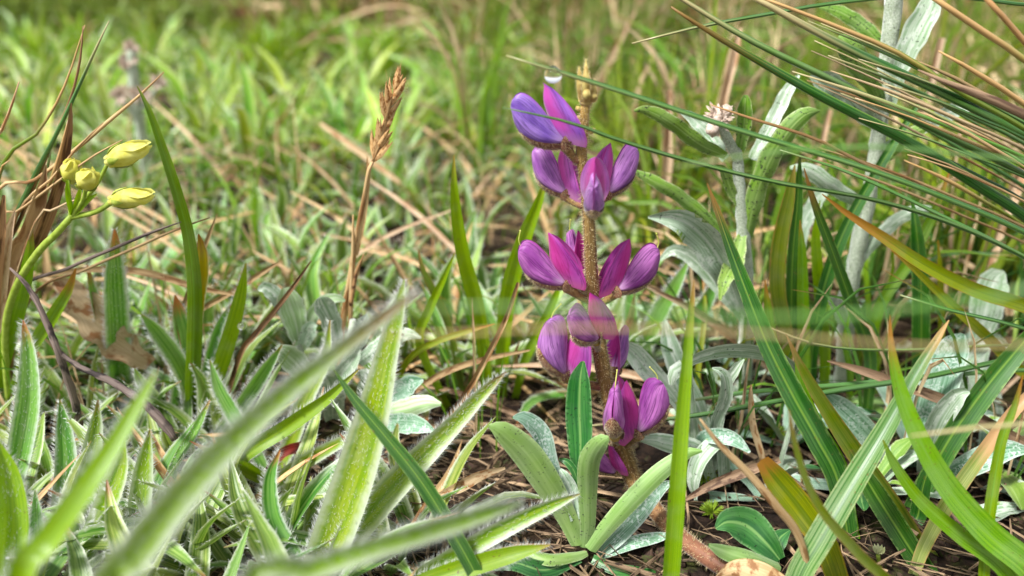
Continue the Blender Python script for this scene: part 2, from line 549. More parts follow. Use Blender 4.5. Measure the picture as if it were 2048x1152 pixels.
def stem_mat():
    k = NT('lupine_stem')
    u, v = k.uv()
    st = k.noise(k.comb(k.math('MULTIPLY', u, 14.0), k.math('MULTIPLY', v, 9.0), 0.0), 1.0, 4.0, .6)
    c = k.mix(k.step(st, .3, .7), lin((108, 84, 42)), lin((160, 128, 74)))
    c = k.mix(k.math('MULTIPLY', k.math('SUBTRACT', 1.0, k.step(v, .08, .42)), .75), c, lin((138, 84, 70)))
    c = k.mix(k.math('MULTIPLY', k.step(v, .86, 1.0), .5), c, lin((196, 164, 84)))
    c = k.mix(k.math('MULTIPLY', k.step(k.noise(k.obj(), 700.0, 3.0), .56, .62), .5), c, lin((84, 52, 30)))
    return k.finish(c, .55, .35, .06, bump=st, bstr=.4, bdist=.0003, sheen=.3)
M['stem'] = stem_mat()

def petal_mat(name, a, b, pale, pink, pink_amt):
    k = NT(name)
    u, v = k.uv()
    r_ = k.math('MULTIPLY', k.rand(), 19.0)
    vein = k.noise(k.comb(k.math('MULTIPLY', u, 13.0), k.math('MULTIPLY', v, 1.1), r_), 1.0, 3.0)
    vf = k.math('SUBTRACT', 1.0, k.step(k.math('ABSOLUTE', k.math('SUBTRACT', vein, .5)), .0, .05))
    big = k.noise(k.comb(k.math('MULTIPLY', u, 2.0), k.math('MULTIPLY', v, 2.0), r_), 1.2, 3.0)
    c = k.mix(k.step(big, .32, .68), lin(a), lin(b))
    c = k.mix(k.math('MULTIPLY', vf, .7), c, tuple(x * .42 for x in lin(a)[:3]) + (1,))
    uc = k.math('MULTIPLY', k.math('ABSOLUTE', k.math('SUBTRACT', u, .5)), 2.0)
    if pink_amt:
        pf = k.math('MULTIPLY', k.math('SUBTRACT', 1.0, k.step(k.math('ADD', uc, k.math('MULTIPLY', k.math('SUBTRACT', big, .5), .6)), .3, .85)), k.step(v, .05, .4))
        c = k.mix(k.math('MULTIPLY', pf, pink_amt), c, lin(pink))
    bf = k.math('SUBTRACT', 1.0, k.step(k.math('ADD', v, k.math('MULTIPLY', k.math('SUBTRACT', big, .5), .3)), .02, .3))
    c = k.mix(k.math('MULTIPLY', bf, .8), c, lin(pale))
    c = k.mix(k.math('MULTIPLY', k.step(uc, .88, 1.0), .35), c, lin(pink))
    return k.finish(c, .4, .4, .33, k.mix(.25, c, (1, .3, .9, 1), 'MULTIPLY'), bump=vein, bstr=.35, bdist=.0005, sheen=.25)
M['petal_violet'] = petal_mat('petal_violet', (126, 86, 182), (178, 138, 220), (206, 170, 216), (206, 92, 190), .0)
M['petal_purple'] = petal_mat('petal_purple', (154, 88, 170), (206, 142, 212), (214, 176, 214), (216, 100, 190), .0)
M['petal_magenta'] = petal_mat('petal_magenta', (154, 68, 156), (204, 124, 198), (224, 186, 218), (204, 80, 172), .0)
M['banner_violet'] = petal_mat('banner_violet', (134, 80, 186), (170, 108, 210), (224, 150, 210), (214, 84, 180), .85)
M['banner_purple'] = petal_mat('banner_purple', (162, 72, 168), (198, 106, 196), (224, 150, 200), (212, 70, 160), .7)
M['banner_magenta'] = petal_mat('banner_magenta', (160, 58, 154), (194, 90, 178), (220, 110, 170), (210, 50, 140), .6)

def plain(name, a, b, scale=900.0, rough=.6, spec=.3, trans=0.0, sheen=0.0, bump=True, bdist=.0002):
    k = NT(name)
    n1 = k.noise(k.obj(), scale, 4.0, .62)
    c = k.mix(k.step(n1, .33, .67), lin(a), lin(b))
    return k.finish(c, rough, spec, trans, bump=n1 if bump else None, bstr=.5, bdist=bdist, sheen=sheen)
M['calyx'] = plain('calyx_brown', (104, 64, 46), (150, 106, 78), sheen=.4, trans=.08)
M['bud'] = plain('bud_tan', (178, 148, 78), (216, 200, 124), 600, trans=.3, sheen=.3)
M['style'] = plain('style_yellow', (200, 206, 90), (224, 222, 130), trans=.3)
M['yellow'] = plain('yellow_bud', (222, 216, 86), (238, 234, 136), 300, .5, .3, .4)
M['yellow_stalk'] = plain('yellow_green_stalk', (142, 164, 50), (172, 190, 84), 500, .5, .3, .2)
M['sepal'] = plain('sepal_green', (160, 180, 60), (196, 206, 100), 500, .5, .3, .35)
M['dryflower'] = plain('dried_flower_head', (190, 164, 142), (232, 214, 198), 1200, .8, .2, .2, sheen=.5)
M['cream'] = plain('cream_petal', (196, 200, 140), (222, 222, 176), 500, .6, .3, .3)
M['moss'] = plain('moss_green', (104, 136, 24), (150, 172, 50), 700, .6, .3, .3)
M['ochre'] = dry_mat('ochre_leaf', (196, 156, 108), (224, 192, 146), (150, 108, 70), stripes=30, vary=.05)

def water_mat():
    k = NT('water_drop')
    k.finish((1, 1, 1, 1), 0.0, .5)
    k.bsdf.inputs['Transmission Weight'].default_value = 1.0
    k.bsdf.inputs['IOR'].default_value = 1.33
    return k.mat
M['water'] = water_mat()

def ground_mat():
    k = NT('soil')
    n1 = k.noise(k.obj(), 60.0, 6.0, .65)
    n2 = k.noise(k.obj(), 420.0, 5.0, .7)
    n3 = k.noise(k.obj(), 9.0, 4.0, .6)
    c = k.mix(k.step(n2, .35, .7), lin((26, 19, 15)), lin((60, 44, 34)))
    c = k.mix(k.math('MULTIPLY', k.step(n1, .52, .62), .6), c, lin((80, 88, 34)))
    c = k.mix(k.math('MULTIPLY', k.step(n3, .48, .62), .4), c, lin((84, 66, 46)))
    return k.finish(c, .85, .2, bump=n2, bstr=.9, bdist=.002)
M['soil'] = ground_mat()

# ------------------------------------------------------------------ ground
def ground_z(x, y):
    f = min(1.0, max(0.0, (y - 0.24) / 0.5))
    return 0.0015 * noise.noise(Vector((x * 60, y * 60, 0))) + f * 0.014 * noise.noise(Vector((x * 3.1 + 4, y * 2.7, 1.3))) - 0.002

gm = MB()
xs = np.concatenate([[-40, -10, -4, -2], np.linspace(-1.2, 1.2, 97), [2, 4, 10, 40]])
ys = np.concatenate([[-20, -4, -1, -.3], np.linspace(-.1, 1.4, 91), [1.6, 1.9, 2.4, 3, 4, 6, 10, 20, 40, 90]])
pts = [[(x, y, ground_z(x, y)) for x in xs] for y in ys]
gm.grid(pts, list(np.linspace(0, 1, len(xs))), list(np.linspace(0, 1, len(ys))))
go = link('ground', gm.data('ground', M['soil']), None, 'structure')
go['label'] = 'dark soil of the meadow under the plants'

# dead straw and crumbs lying on the soil
rg = random.Random(11)
protos = []
for k in range(36):
    mb = MB()
    w = rg.choice((.015, .02, .025, .035, .045, .08))
    mb.ribbon([(-.5, 0, 0), (rg.gauss(0, .05), rg.gauss(0, .07), rg.uniform(-.02, .07)), (.5, 0, 0)], [w, w * 1.1, w * .6], n=4, cols=2, fold=rg.uniform(-.5, .5), normal=(rg.gauss(0, .3), rg.gauss(0, .4), 1), thick=w * .3)
    protos.append(arrays(mb))
for k in range(10):
    mb = MB(); mb.blob((0, 0, 0.01 * k), 1.0, seg=5, rings=3, lump=.9, stretch=rg.uniform(.5, 1.1)); protos.append(arrays(mb))
placed = []
for i in range(10500):
    y = 0.135 + (rg.random() ** 1.8) * 0.75
    x = rg.uniform(-1, 1) * (0.1 + y * 0.62)
    px_ = sees(x, y)[0]
    if px_ > 1240 and rg.random() < .55 or px_ < 760 and rg.random() < .3:
        continue
    a = rg.uniform(0, math.pi) if rg.random() < .55 else rg.gauss(2.6, .5)
    placed.append((rg.randrange(36), place(x, y, ground_z(x, y) + rg.uniform(.0004, .004), a, rg.uniform(.005, .026) * (1.3 if rg.random() < .25 else 1), rg.gauss(0, .13), rg.gauss(0, .5)), None))
for i in range(4500):
    y = 0.14 + (rg.random() ** 1.5) * 0.25
    x = rg.uniform(-1, 1) * (0.06 + y * 0.6)
    placed.append((36 + rg.randrange(10), place(x, y, ground_z(x, y) + .0002, rg.uniform(0, 6), rg.uniform(.0005, .0019), rg.uniform(0, 2)), 1))
lo = link('litter', scattered('litter', protos, placed, [M['litter'], M['crumb']]), None, 'stuff')
lo['label'] = 'dead straw bits and crumbs strewn over the soil'

# ------------------------------------------------------------------ hairy-leaved rosettes, copies of a few leaves
def make_leaf_mesh(k, mat, hairs=True, wr=.105, hair_len=.03):
    rg_ = random.Random(100 + k)
    mb = MB()
    b = rg_.uniform(.05, .45)
    P = [(0, 0, 0), (b * .1, 0, .3), (b * .42, rg_.uniform(-.04, .04), .66), (b, rg_.uniform(-.08, .08), 1.0 - b * .25)]
    w = wr * rg_.uniform(.85, 1.25)
    fr = mb.ribbon(P, [w * .9, w, w * .72, w * .04], n=9, cols=4, fold=rg_.uniform(.3, .75), normal=(-1, 0, .25), roll=[0, rg_.uniform(-.3, .3)])
    if hairs:
        mb.fringe(fr, .03, hair_len, .0022, rg_, 1)
    return mb.data('leaf', [mat, M['hair']])

LEAVES = {}
for key, mt, wr in (('grey', 'hairy', .145), ('lush', 'hairy_lush', .125)):
    LEAVES[key] = [make_leaf_mesh(k, M[mt], True, wr) for k in range(9)]
DRYLEAVES = [make_leaf_mesh(20 + k, M['straw_brown'], False, .07) for k in range(4)]

def rosette(x, y, kind, n, L, label, group, spread=(.15, 1.15), name='hairy_rosette', dry=.12, rg_=rnd):
    z = ground_z(x, y)
    t = thing(name, (x, y, z), label, 'plant', group)
    for i in range(n):
        isdry = rg_.random() < dry
        me = rg_.choice(DRYLEAVES if isdry else LEAVES[kind])
        o = link('dry_leaf' if isdry else 'leaf', me, t)
        u = (i + rg_.random() * .6) / n
        tilt = spread[0] + (spread[1] - spread[0]) * u + rg_.gauss(0, .08)
        if isdry:
            tilt += .3
        az = i * 2.4 + rg_.gauss(0, .35)
        o.matrix_local = Matrix.Rotation(az, 4, 'Z') @ Matrix.Translation((.0025, 0, -.001)) @ Matrix.Rotation(tilt, 4, 'Y') @ Matrix.Scale(L * rg_.uniform(.65, 1.15), 4)
    return t

def spread_points(n, yr, cond, rg_, dmin):
    out, tries = [], 0
    while len(out) < n and tries < n * 60:
        tries += 1
        y = yr[0] + (yr[1] - yr[0]) * rg_.random() ** 1.15
        x = rg_.uniform(-1, 1) * (0.08 + y * 0.72)
        px, py = sees(x, y)
        if not cond(px, py, x, y):
            continue
        if all((x - a) ** 2 + (y - b) ** 2 > (dmin * (.5 + b)) ** 2 for a, b in out):
            out.append((x, y))
    return out

rg = random.Random(5)
def zone2(px):
    for lim, w in ((1180, 'behind the lupine tip'), (1420, 'behind the pinkish dead stalk'), (1640, 'behind the dried flower head'), (1860, 'behind the tall white stem')):
        if px < lim:
            return w
    return 'behind the needle grass'

def zone3(p):
    a = 'below the yellow buds' if p[0] < 240 else ('round the foot of the bowed green blade' if p[0] < 480 else ('under the silvery sprig' if p[0] < 720 else 'by the furry upright leaf'))
    return a

def zone(px):
    for lim, w in ((250, 'behind the yellow buds'), (470, 'behind the bowed green blade'), (640, 'behind the silvery sprig'), (830, 'around the spikelet stalk'), (1010, 'behind the yellow-green upright blades')):
        if px < lim:
            return w
    return 'behind the lupine'
for x, y in spread_points(112, (.25, .52), lambda px, py, x, y: -420 < px < 1250, rg, .022):
    rosette(x, y, 'grey', rg.randint(10, 14), rg.uniform(.03, .046), dry=.24, label='low rosette of short grey-green hairy leaves ' + zone(sees(x, y)[0]), group='grey hairy rosettes ' + zone(sees(x, y)[0]), rg_=rg)
for x, y in spread_points(140, (.48, 1.15), lambda px, py, x, y: px < 1120, rg, .027):
    rosette(x, y, 'lush', rg.randint(10, 14), rg.uniform(.04, .072), 'bright yellow-green leafy rosette in the far turf ' + zone(sees(x, y)[0]), 'lush rosettes on the far turf ' + zone(sees(x, y)[0]), spread=(.1, 1.0), dry=.06, name='lush_rosette', rg_=rg)

# ------------------------------------------------------------------ grass tufts behind
def tuft_mesh(k, mats, n, L, w, lean=.5, dead=.25):
    rg_ = random.Random(300 + k)
    mb = MB()
    for i in range(n):
        az = rg_.uniform(0, 6.283)
        ln = L * rg_.uniform(.5, 1.15)
        le = abs(rg_.gauss(0, lean))
        bx = np.array([math.cos(az), math.sin(az), 0])
        r0 = bx * rg_.uniform(0, .012)
        P = [r0, r0 + bx * le * ln * .15 + np.array([0, 0, ln * .4]), r0 + bx * le * ln * .5 + np.array([0, 0, ln * .75 * (1 - le * .15)]), r0 + bx * le * ln + np.array([0, 0, ln * (1 - le * .4)])]
        ww = w * rg_.uniform(.6, 1.3)
        mb.ribbon(P, [ww * .7, ww, ww * .8, ww * .08], n=6, cols=2, fold=rg_.uniform(.2, .6), normal=(math.cos(az + 2), math.sin(az + 2), .2), m=1 if rg_.random() < dead else 0)
    return mb.data('blades', mats)

TUFTS = [tuft_mesh(k, [M['grass_back'], M['straw_back']], 40, .085, .0026, .5, .14) for k in range(4)]
TUFTS_S = [tuft_mesh(10 + k, [M['grass_back'], M['straw_back']], 24, .12, .0028, .35, .5) for k in range(3)]
TUFTS_B = [tuft_mesh(20 + k, [M['grass_bright'], M['straw']], 30, .06, .003, .55, .08) for k in range(3)]

def tuft(x, y, me, s, label, group, name='grass_tuft', rg_=rnd):
    t = thing(name, (x, y, ground_z(x, y)), label, 'grass', group)
    o = link('blades', me, t, 'stuff')
    o.matrix_local = Matrix.Rotation(rg_.uniform(0, 6.28), 4, 'Z') @ Matrix.Scale(s, 4)
    return t

for x, y in spread_points(118, (.30, 1.05), lambda px, py, x, y: px > 1230 or (px > 900 and y > .5), rg, .03):
    if rg.random() < .74:
        tuft(x, y, rg.choice(TUFTS), rg.uniform(.7, 1.1), 'fine green grass tuft standing ' + zone2(sees(x, y)[0]), 'green tufts ' + zone2(sees(x, y)[0]), rg_=rg)
    else:
        tuft(x, y, rg.choice(TUFTS_S), rg.uniform(.6, 1.0), 'half-dead straw-coloured grass tuft standing ' + zone2(sees(x, y)[0]), 'straw tufts ' + zone2(sees(x, y)[0]), 'straw_tuft', rg_=rg)
for x, y in spread_points(45, (.75, 1.35), lambda px, py, x, y: px < 1000, rg, .05):
    tuft(x, y, rg.choice(TUFTS_B), rg.uniform(.8, 1.2), 'short bright green grass tuft among the lush rosettes', 'bright tufts among the lush rosettes', 'bright_tuft', rg_=rg)

WISPS = [tuft_mesh(40 + k, [M['grass'], M['straw']], 9, .06, .0013, .55, .35) for k in range(5)]
WISPS_D = [tuft_mesh(50 + k, [M['grass_dark'], M['straw_back']], 11, .075, .0014, .5, .3) for k in range(4)]
for x, y in spread_points(62, (.215, .6), lambda px, py, x, y: -400 < px < 1010 and not (480 < px < 900 and .21 < y < .25), rg, .02):
    tuft(x, y, rg.choice(WISPS), rg.uniform(.55, 1.0), 'wisp of thin green and straw blades ' + zone(sees(x, y)[0]), 'thin wisps ' + zone(sees(x, y)[0]), 'grass_wisp', rg_=rg)
for x, y in spread_points(70, (.2, .5), lambda px, py, x, y: px > 1240 and not (px < 1420 and y < .26), rg, .018):
    tuft(x, y, rg.choice(WISPS_D), rg.uniform(.6, 1.1), 'wisp of thin dark green blades ' + zone2(sees(x, y)[0]), 'thin dark wisps ' + zone2(sees(x, y)[0]), 'grass_wisp', rg_=rg)

def blade_mesh(k, mat):
    rg_ = random.Random(700 + k)
    mb = MB()
    b = rg_.uniform(.1, .6)
    w = rg_.uniform(.028, .042)
    mb.ribbon([(0, 0, 0), (b * .12, 0, .35), (b * .45, rg_.uniform(-.03, .03), .7), (b, rg_.uniform(-.06, .06), 1 - b * .3)], [w * .8, w, w * .8, w * .05], n=11, cols=4, fold=rg_.uniform(.3, .6), normal=(-1, 0, .2), roll=[0, rg_.uniform(-.8, .8)])
    return mb.data('blade', [mat])
BLADES = [blade_mesh(k, M[m_]) for k, m_ in enumerate(('grass', 'grass_dark', 'grass', 'grass_bright', 'grass_dark', 'grass_browned', 'grass_olive', 'grass'))]
def blade_tuft(x, y, n, L, label, group):
    t = thing('grass_tuft', (x, y, ground_z(x, y)), label, 'grass', group)
    for i in range(n):
        o = link('blade', rg.choice(BLADES), t)
        o.matrix_local = Matrix.Rotation(i * 6.283 / n + rg.gauss(0, .5), 4, 'Z') @ Matrix.Translation((.002, 0, -.001)) @ Matrix.Rotation(rg.uniform(.02, .6), 4, 'Y') @ Matrix.Scale(L * rg.uniform(.6, 1.15), 4)
for x, y in spread_points(30, (.23, .36), lambda px, py, x, y: px > 1300, rg, .02):
    blade_tuft(x, y, rg.randint(4, 7), rg.uniform(.045, .085), 'tuft of a few stiff green blades ' + zone2(sees(x, y)[0]), 'stiff green tufts ' + zone2(sees(x, y)[0]))
for x, y in spread_points(16, (.26, .42), lambda px, py, x, y: -60 < px < 1250, rg, .04):
    blade_tuft(x, y, rg.randint(3, 5), rg.uniform(.035, .055), 'tuft of a few stiff green blades in the hairy turf ' + zone(sees(x, y)[0]), 'stiff green tufts in the hairy turf ' + zone(sees(x, y)[0]))

# the meadow beyond: nobody could count it
rg = random.Random(21)
protos, placed = [], []
for k in range(24):
    mb = MB(); le = abs(rg.gauss(0, .55)); w = rg.uniform(.03, .07)
    mb.ribbon([(0, 0, 0), (le * .3, 0, .6), (le, rg.gauss(0, .1), 1 - le * .25)], [w, w, w * .1], n=5, cols=2, fold=.3, normal=(-.3, -1, .2)); protos.append(arrays(mb))
for i in range(36000):
    y = 1.1 + rg.random() ** 1.7 * 5.0
    x = rg.uniform(-1, 1) * (.3 + y * .74)
    dryp = noise.noise(Vector((x * 1.6 + 3, y * 1.3, 0)))
    px_ = 1024 + x / y * 1650
    dry0 = .12 + (.5 if 520 < px_ < 980 else (.3 if px_ >= 980 else 0))
    dead = rg.random() < dry0 + dryp * .9
    placed.append((rg.randrange(24), place(x, y, ground_z(x, y), rg.uniform(0, 6.283), rg.uniform(.035, .1)), (1 if rg.random() < .4 else 2) if dead else (0 if rg.random() < (.6 if px_ < 900 else .15) else 3)))
fo = link('meadow_grass', scattered('meadow_grass', protos, placed, [M['hairy_lush'], M['straw_back'], M['dead_brown'], M['grass_back']]), None, 'stuff')
fo['label'] = 'far blurred meadow of green and dead grass'

# ------------------------------------------------------------------ traced blades
def pts_of(tr, root=None):
    """tr: (px, py, Y mm, width px) from tip to base; root = (px, Y mm) where it leaves the ground"""
    P, wd = [], []
    for a in tr:
        p = W(a[0], a[1], a[2])
        P.append(p); wd.append(a[3] * mpp(p))
    if root is not None:
        P.append(root_pt(*root)); wd.append(wd[-1] * .8)
    P.reverse(); wd.reverse()
    return P, wd

def blade(t, tr, mat, root=None, name='blade', fold=.3, roll=0.0, thick=.00025, n=None, hairs=0, under=None, wave=0.0, wfreq=3.0, cols=4, hair_len=.0016, curl=0.0, label=None, face=0, dew=0):
    P, wd = pts_of(tr, root)
    mb = MB()
    if under is None:
        thick = 0.0                        # a blade of one green: light passes straight through the sheet
    fr = mb.ribbon(P, wd, n=n or max(12, 5 * len(P)), cols=cols, fold=fold, roll=roll, thick=thick, m=0, mb=0 if under is None else 1, wave=wave, wfreq=wfreq, seed=rnd.random() * 6, curl=curl)
    mats = [M[mat]] if under is None else [M[mat], M[under]]
    o = part(name, mb, mats, t, label=label)
    if dew:
        db = MB()
        for _ in range(dew):
            A = rnd.choice(fr[2:-2]); c_ = rnd.choice((-1, 1)) * rnd.uniform(.5, 1.1)
            r_ = rnd.choice((.00012, .00016, .0002, .0003))
            db.blob(A[0] + A[3] * c_ * A[4] * .5 + A[2] * (r_ + .0003) + A[1] * rnd.uniform(-.003, .003), r_, seg=10, rings=8)
        part('dew_beads', db, M['water'], o, kind='stuff')
    if hairs:
        hb = MB()
        hb.fringe(fr, hairs, hair_len, .000042, rnd, 0, face=face)
        part('hair_fringe', hb, M['hair'], o, kind='stuff')
    return o

def round_blade(t, tr, mat, root=None, name='blade', sides=6, label=None):
    P, wd = pts_of(tr, root)
    mb = MB()
    mb.tube(P, [w * .5 for w in wd], n=max(10, 5 * len(P)), sides=sides)
    return part(name, mb, M[mat], t, label=label)

def lone(name, tr, mat, label, cat, root=None, tube=False, **kw):
    """one traced blade, stalk or twig that is a thing of its own"""
    P, wd = pts_of(tr, root)
    mb = MB()
    if tube:
        mb.tube(P, [w * .5 for w in wd], n=max(10, 6 * len(P)), sides=7, bumps=kw.get('bumps', 0))
    else:
        mb.ribbon(P, wd, n=max(12, 5 * len(P)), cols=4, fold=kw.get('fold', .4), roll=kw.get('roll', 0), thick=.0003, wave=kw.get('wave', 0))
    return single(name, mb, M[mat], P[0], label, cat, kw.get('group'))

# ------------------------------------------------------------------ the lupine
LY = 190.0
lup_loc = root_pt(1290, 187)
lup = thing('lupine', lup_loc, 'small purple lupine with a hairy brown stem and tiers of magenta flowers', 'flower')
stem_px = [(1171, 205, LY, 20), (1167, 260, LY, 23), (1163, 310, LY, 25), (1172, 380, LY, 26), (1178, 450, LY, 28), (1182, 530, LY, 29),
           (1188, 610, LY, 31), (1200, 700, LY, 34), (1216, 790, LY, 36), (1238, 870, LY, 40), (1252, 920, LY, 42), (1270, 965, 189, 42)]
P, wd = pts_of(stem_px)
g1 = [G(1306, 1015, .004), G(1352, 1066, .003), G(1410, 1112, .003), G(1475, 1150, .002), G(1560, 1190, -.003)]
P = list(reversed(g1)) + P
wd = [.0044, .0045, .0046, .0048, .0048] + wd
sm = MB()
sfr = sm.tube(P, [w * .45 for w in wd], n=90, sides=14, bumps=.08)
stem = part('stem', sm, M['stem'], lup)
hb = MB()
rg = random.Random(3)
for i in range(len(sfr) - 1):
    A = sfr[i]
    for _ in range(44):
        q = rg.uniform(0, 6.283)
        d = A[2] * math.cos(q) + A[3] * math.sin(q)
        p = A[0] + (sfr[i + 1][0] - A[0]) * rg.random() + d * A[4] * .97
        hb.hair(p, d + A[1] * rg.uniform(-.35, .25), rg.uniform(.0006, .0012), .000056)
part('stem_hair', hb, M['hair_gold'], stem, kind='stuff')
# knobs where flowers have dropped
for kx, ky, sx in ((1157, 218, -1), (1185, 262, 1), (1160, 236, -1)):
    kb = MB()
    c = W(kx, ky, LY)
    kb.blob(c, .0006, axis=(sx, 0, .5), stretch=1.3, lump=.5)
    part('scar', kb, M['bud'], lup)
# tip bud: folded bracts round a core
core = MB()
cb = W(1172, 200, LY)
core.tube([W(1171, 210, LY), W(1173, 192, LY), W(1174, 172, LY), W(1174, 150, LY)], [.0012, .0016, .0015, .0005], n=12, sides=9)
bud = part('tip_bud', core, M['bud'], lup)
for i, (bx, by, tx, ty, dy) in enumerate(((1164, 200, 1158, 132, -1), (1172, 204, 1172, 118, -2), (1182, 202, 1190, 158, -1), (1178, 200, 1180, 142, 2), (1162, 204, 1166, 150, 1), (1188, 204, 1186, 176, -1.5), (1170, 206, 1176, 165, -2.5))):
    bb = MB()
    fr = bb.ribbon([W(bx, by, LY + dy), W((bx * .5 + tx * .5), (by + ty) / 2 + 3, LY + dy * 1.6), W(tx, ty, LY + dy * .5)], [.0013, .0019, .0001], n=9, fold=-.5, thick=.0003)
    o = part('bract', bb, M['bud'], bud)
    h2 = MB()
    h2.fringe(fr, .00012, .0007, .000025, rg)
    if i < 3:
        part('bract_hair', h2, M['hair_gold'], bud, kind='stuff')

def flower(base, az, s, tone, tilt=0.0, stem_at=None, style=False, seed=0, open_=1.0):
    """one pea flower: banner, two wings, keel-like calyx boat, pedicel; base = pixel + Y"""
    rg_ = random.Random(900 + seed)
    B = W(*base)
    U = .00011 * s
    Mx = Matrix.Translation(B) @ Matrix.Rotation(R(az), 4, 'Z') @ Matrix.Rotation(-R(tilt), 4, 'Y') @ Matrix.Scale(U, 4)
    def L(x, y, z):
        return np.array(Mx @ Vector((x, y, z)))
    f = bpy.data.objects.new('flower', None)
    f.empty_display_size = .005
    col.objects.link(f); f.parent = lup
    ns, ntt = 16, 10
    up = spline([(4, 0, 6), (28, 0, 28), (56, 0, 57), (82, 0, 77), (101, 0, 82), (113, 0, 74), (117, 0, 62)], ns + 1)
    lw = spline([(4, 0, 2), (36, 0, -3), (70, 0, 1), (96, 0, 14), (111, 0, 34), (117, 0, 50), (118, 0, 60)], ns + 1)
    def lwc(u):
        q = u * .72 * ns; i0 = int(q); g_ = q - i0
        return (lw[i0] * (1 - g_) + lw[min(ns, i0 + 1)] * g_) * np.array([.92, 1, 1.16])
    for sd in (-1, 1):
        mb = MB()
        rows_ = []
        for i in range(ns + 1):
            u = i / ns
            bul = 19 * max(math.sin(math.pi * min(u, .999) ** .72), 0) ** .7
            rw = []
            for j in range(ntt + 1):
                t = -1 + 2 * j / ntt
                p = (lw[i] * (1 - (t + 1) / 2) + up[i] * (t + 1) / 2) * np.array([.92, 1, 1.16])
                y = .8 + bul * (1 - abs(t) ** 2.3) * (1 - .28 * t) + 2.6 * max(0, t) ** 4 * math.sin(math.pi * u)
                crease = 2.2 * math.exp(-((t - .25 + .5 * u) / .14) ** 2) * math.sin(math.pi * u)
                dent = 2.6 * noise.noise(Vector((u * 3.6 + seed * 2.3, t * 2.6, sd + seed * .7)))
                rw.append(L(p[0] + dent, sd * (y - crease + dent * .8), p[2] + dent))
            rows_.append(rw)
        mb.grid(rows_, [j / ntt for j in range(ntt + 1)], [i / ns for i in range(ns + 1)], flip=(sd > 0))
        part('wing', mb, M['petal_' + tone], f)
    # banner: creased down the middle, halves swept back
    mb = MB()
    rows_ = []
    cr = spline([(12, 0, 4), (34, 0, 36), (47, 0, 76), (50, 0, 112)], ns + 1)
    for i in range(ns + 1):
        u = i / ns
        pr = max(math.sin(math.pi * (.16 + .84 * min(u, .999))), 0) ** .58
        rw = []
        for j in range(ntt + 1):
            t = -1 + 2 * j / ntt
            a = abs(t)
            w1 = 2.3 * noise.noise(Vector((u * 2.4 + seed * 3.1, t * 1.5, 5)))
            rw.append(L(cr[i][0] - 64 * pr * a ** 1.25 * (1 - .18 * u) + w1 * 2, t * (39 * pr) * open_ * (1 - .25 * a) + w1 * 1.5, cr[i][2] - 7 * a * pr - 3 * a * (1 - u)))
        rows_.append(rw)
    mb.grid(rows_, [j / ntt for j in range(ntt + 1)], [i / ns for i in range(ns + 1)])
    part('banner', mb, M['banner_' + tone], f)
    # calyx: lower lip a boat under the wings, upper lip a short cup behind the banner
    cb_ = MB()
    rows_, rows2 = [], []
    for i in range(9):
        u = i / 8
        pr = max(math.sin(math.pi * (.2 + .8 * min(u, .995))), 0) ** .6
        rw = []
        for j in range(7):
            t = -1 + 2 * j / 6
            rw.append(L(*(lwc(u) + np.array([-3 - 4 * (1 - u), t * 19 * pr, -3 - 6 * pr + 17 * t * t * pr]))))
        rows_.append(rw)
    cb_.grid(rows_, [j / 6 for j in range(7)], [i / 8 for i in range(9)])
    for i in range(7):
        u = i / 6
        pr = max(math.sin(math.pi * (.3 + .7 * min(u, .99))), 0) ** .6
        rw = []
        for j in range(7):
            t = -1 + 2 * j / 6
            rw.append(L(-8 + 4 * u + 24 * t * t * pr, t * 20 * pr, -8 + 34 * u - 2 * t * t))
        rows2.append(rw)
    cb_.grid(rows2, [j / 6 for j in range(7)], [i / 6 for i in range(7)], flip=True)
    cal = part('calyx', cb_, M['calyx'], f)
    hb_ = MB()
    for rws, cen in ((rows_, L(50, 0, 30)), (rows2, L(22, 0, 12))):
        for i in range(len(rws) - 1):
            for j in range(6):
                for _ in range(9):
                    a, b = rg_.random(), rg_.random()
                    p = (rws[i][j] * (1 - a) + rws[i][j + 1] * a) * (1 - b) + (rws[i + 1][j] * (1 - a) + rws[i + 1][j + 1] * a) * b
                    d = unit(p - cen) + np.array([rg_.gauss(0, .25), rg_.gauss(0, .25), rg_.gauss(0, .25)])
                    hb_.hair(p, d, rg_.uniform(.0003, .0008), .000036)
    part('calyx_hair', hb_, M['hair_gold'], f, kind='stuff')
    pm = MB()
    s0 = np.array(W(*stem_at)) if stem_at else np.array(B)
    e0 = L(6, 0, -4)
    pfr = pm.tube([s0, (s0 + e0) / 2 + np.array([0, 0, -.0004]), e0], [.0010 * s, .0009 * s, .0014 * s], n=8, sides=8)
    for A in pfr:
        for _ in range(14):
            q = rg_.uniform(0, 6.283)
            d = A[2] * math.cos(q) + A[3] * math.sin(q)
            pm.hair(A[0] + d * A[4], d, rg_.uniform(.0003, .0008), .000026, 1)
    part('pedicel', pm, [M['stem'], M['hair_gold']], f)
    if style:
        st = MB()
        st.tube([L(100, 0, 74), L(108, 0, 92), L(106, 0, 112)], [.00016, .00014, .00013], n=8, sides=5)
        st.blob(L(106, 0, 113), .00026, seg=6, rings=4)
        part('style', st, M['style'], f)

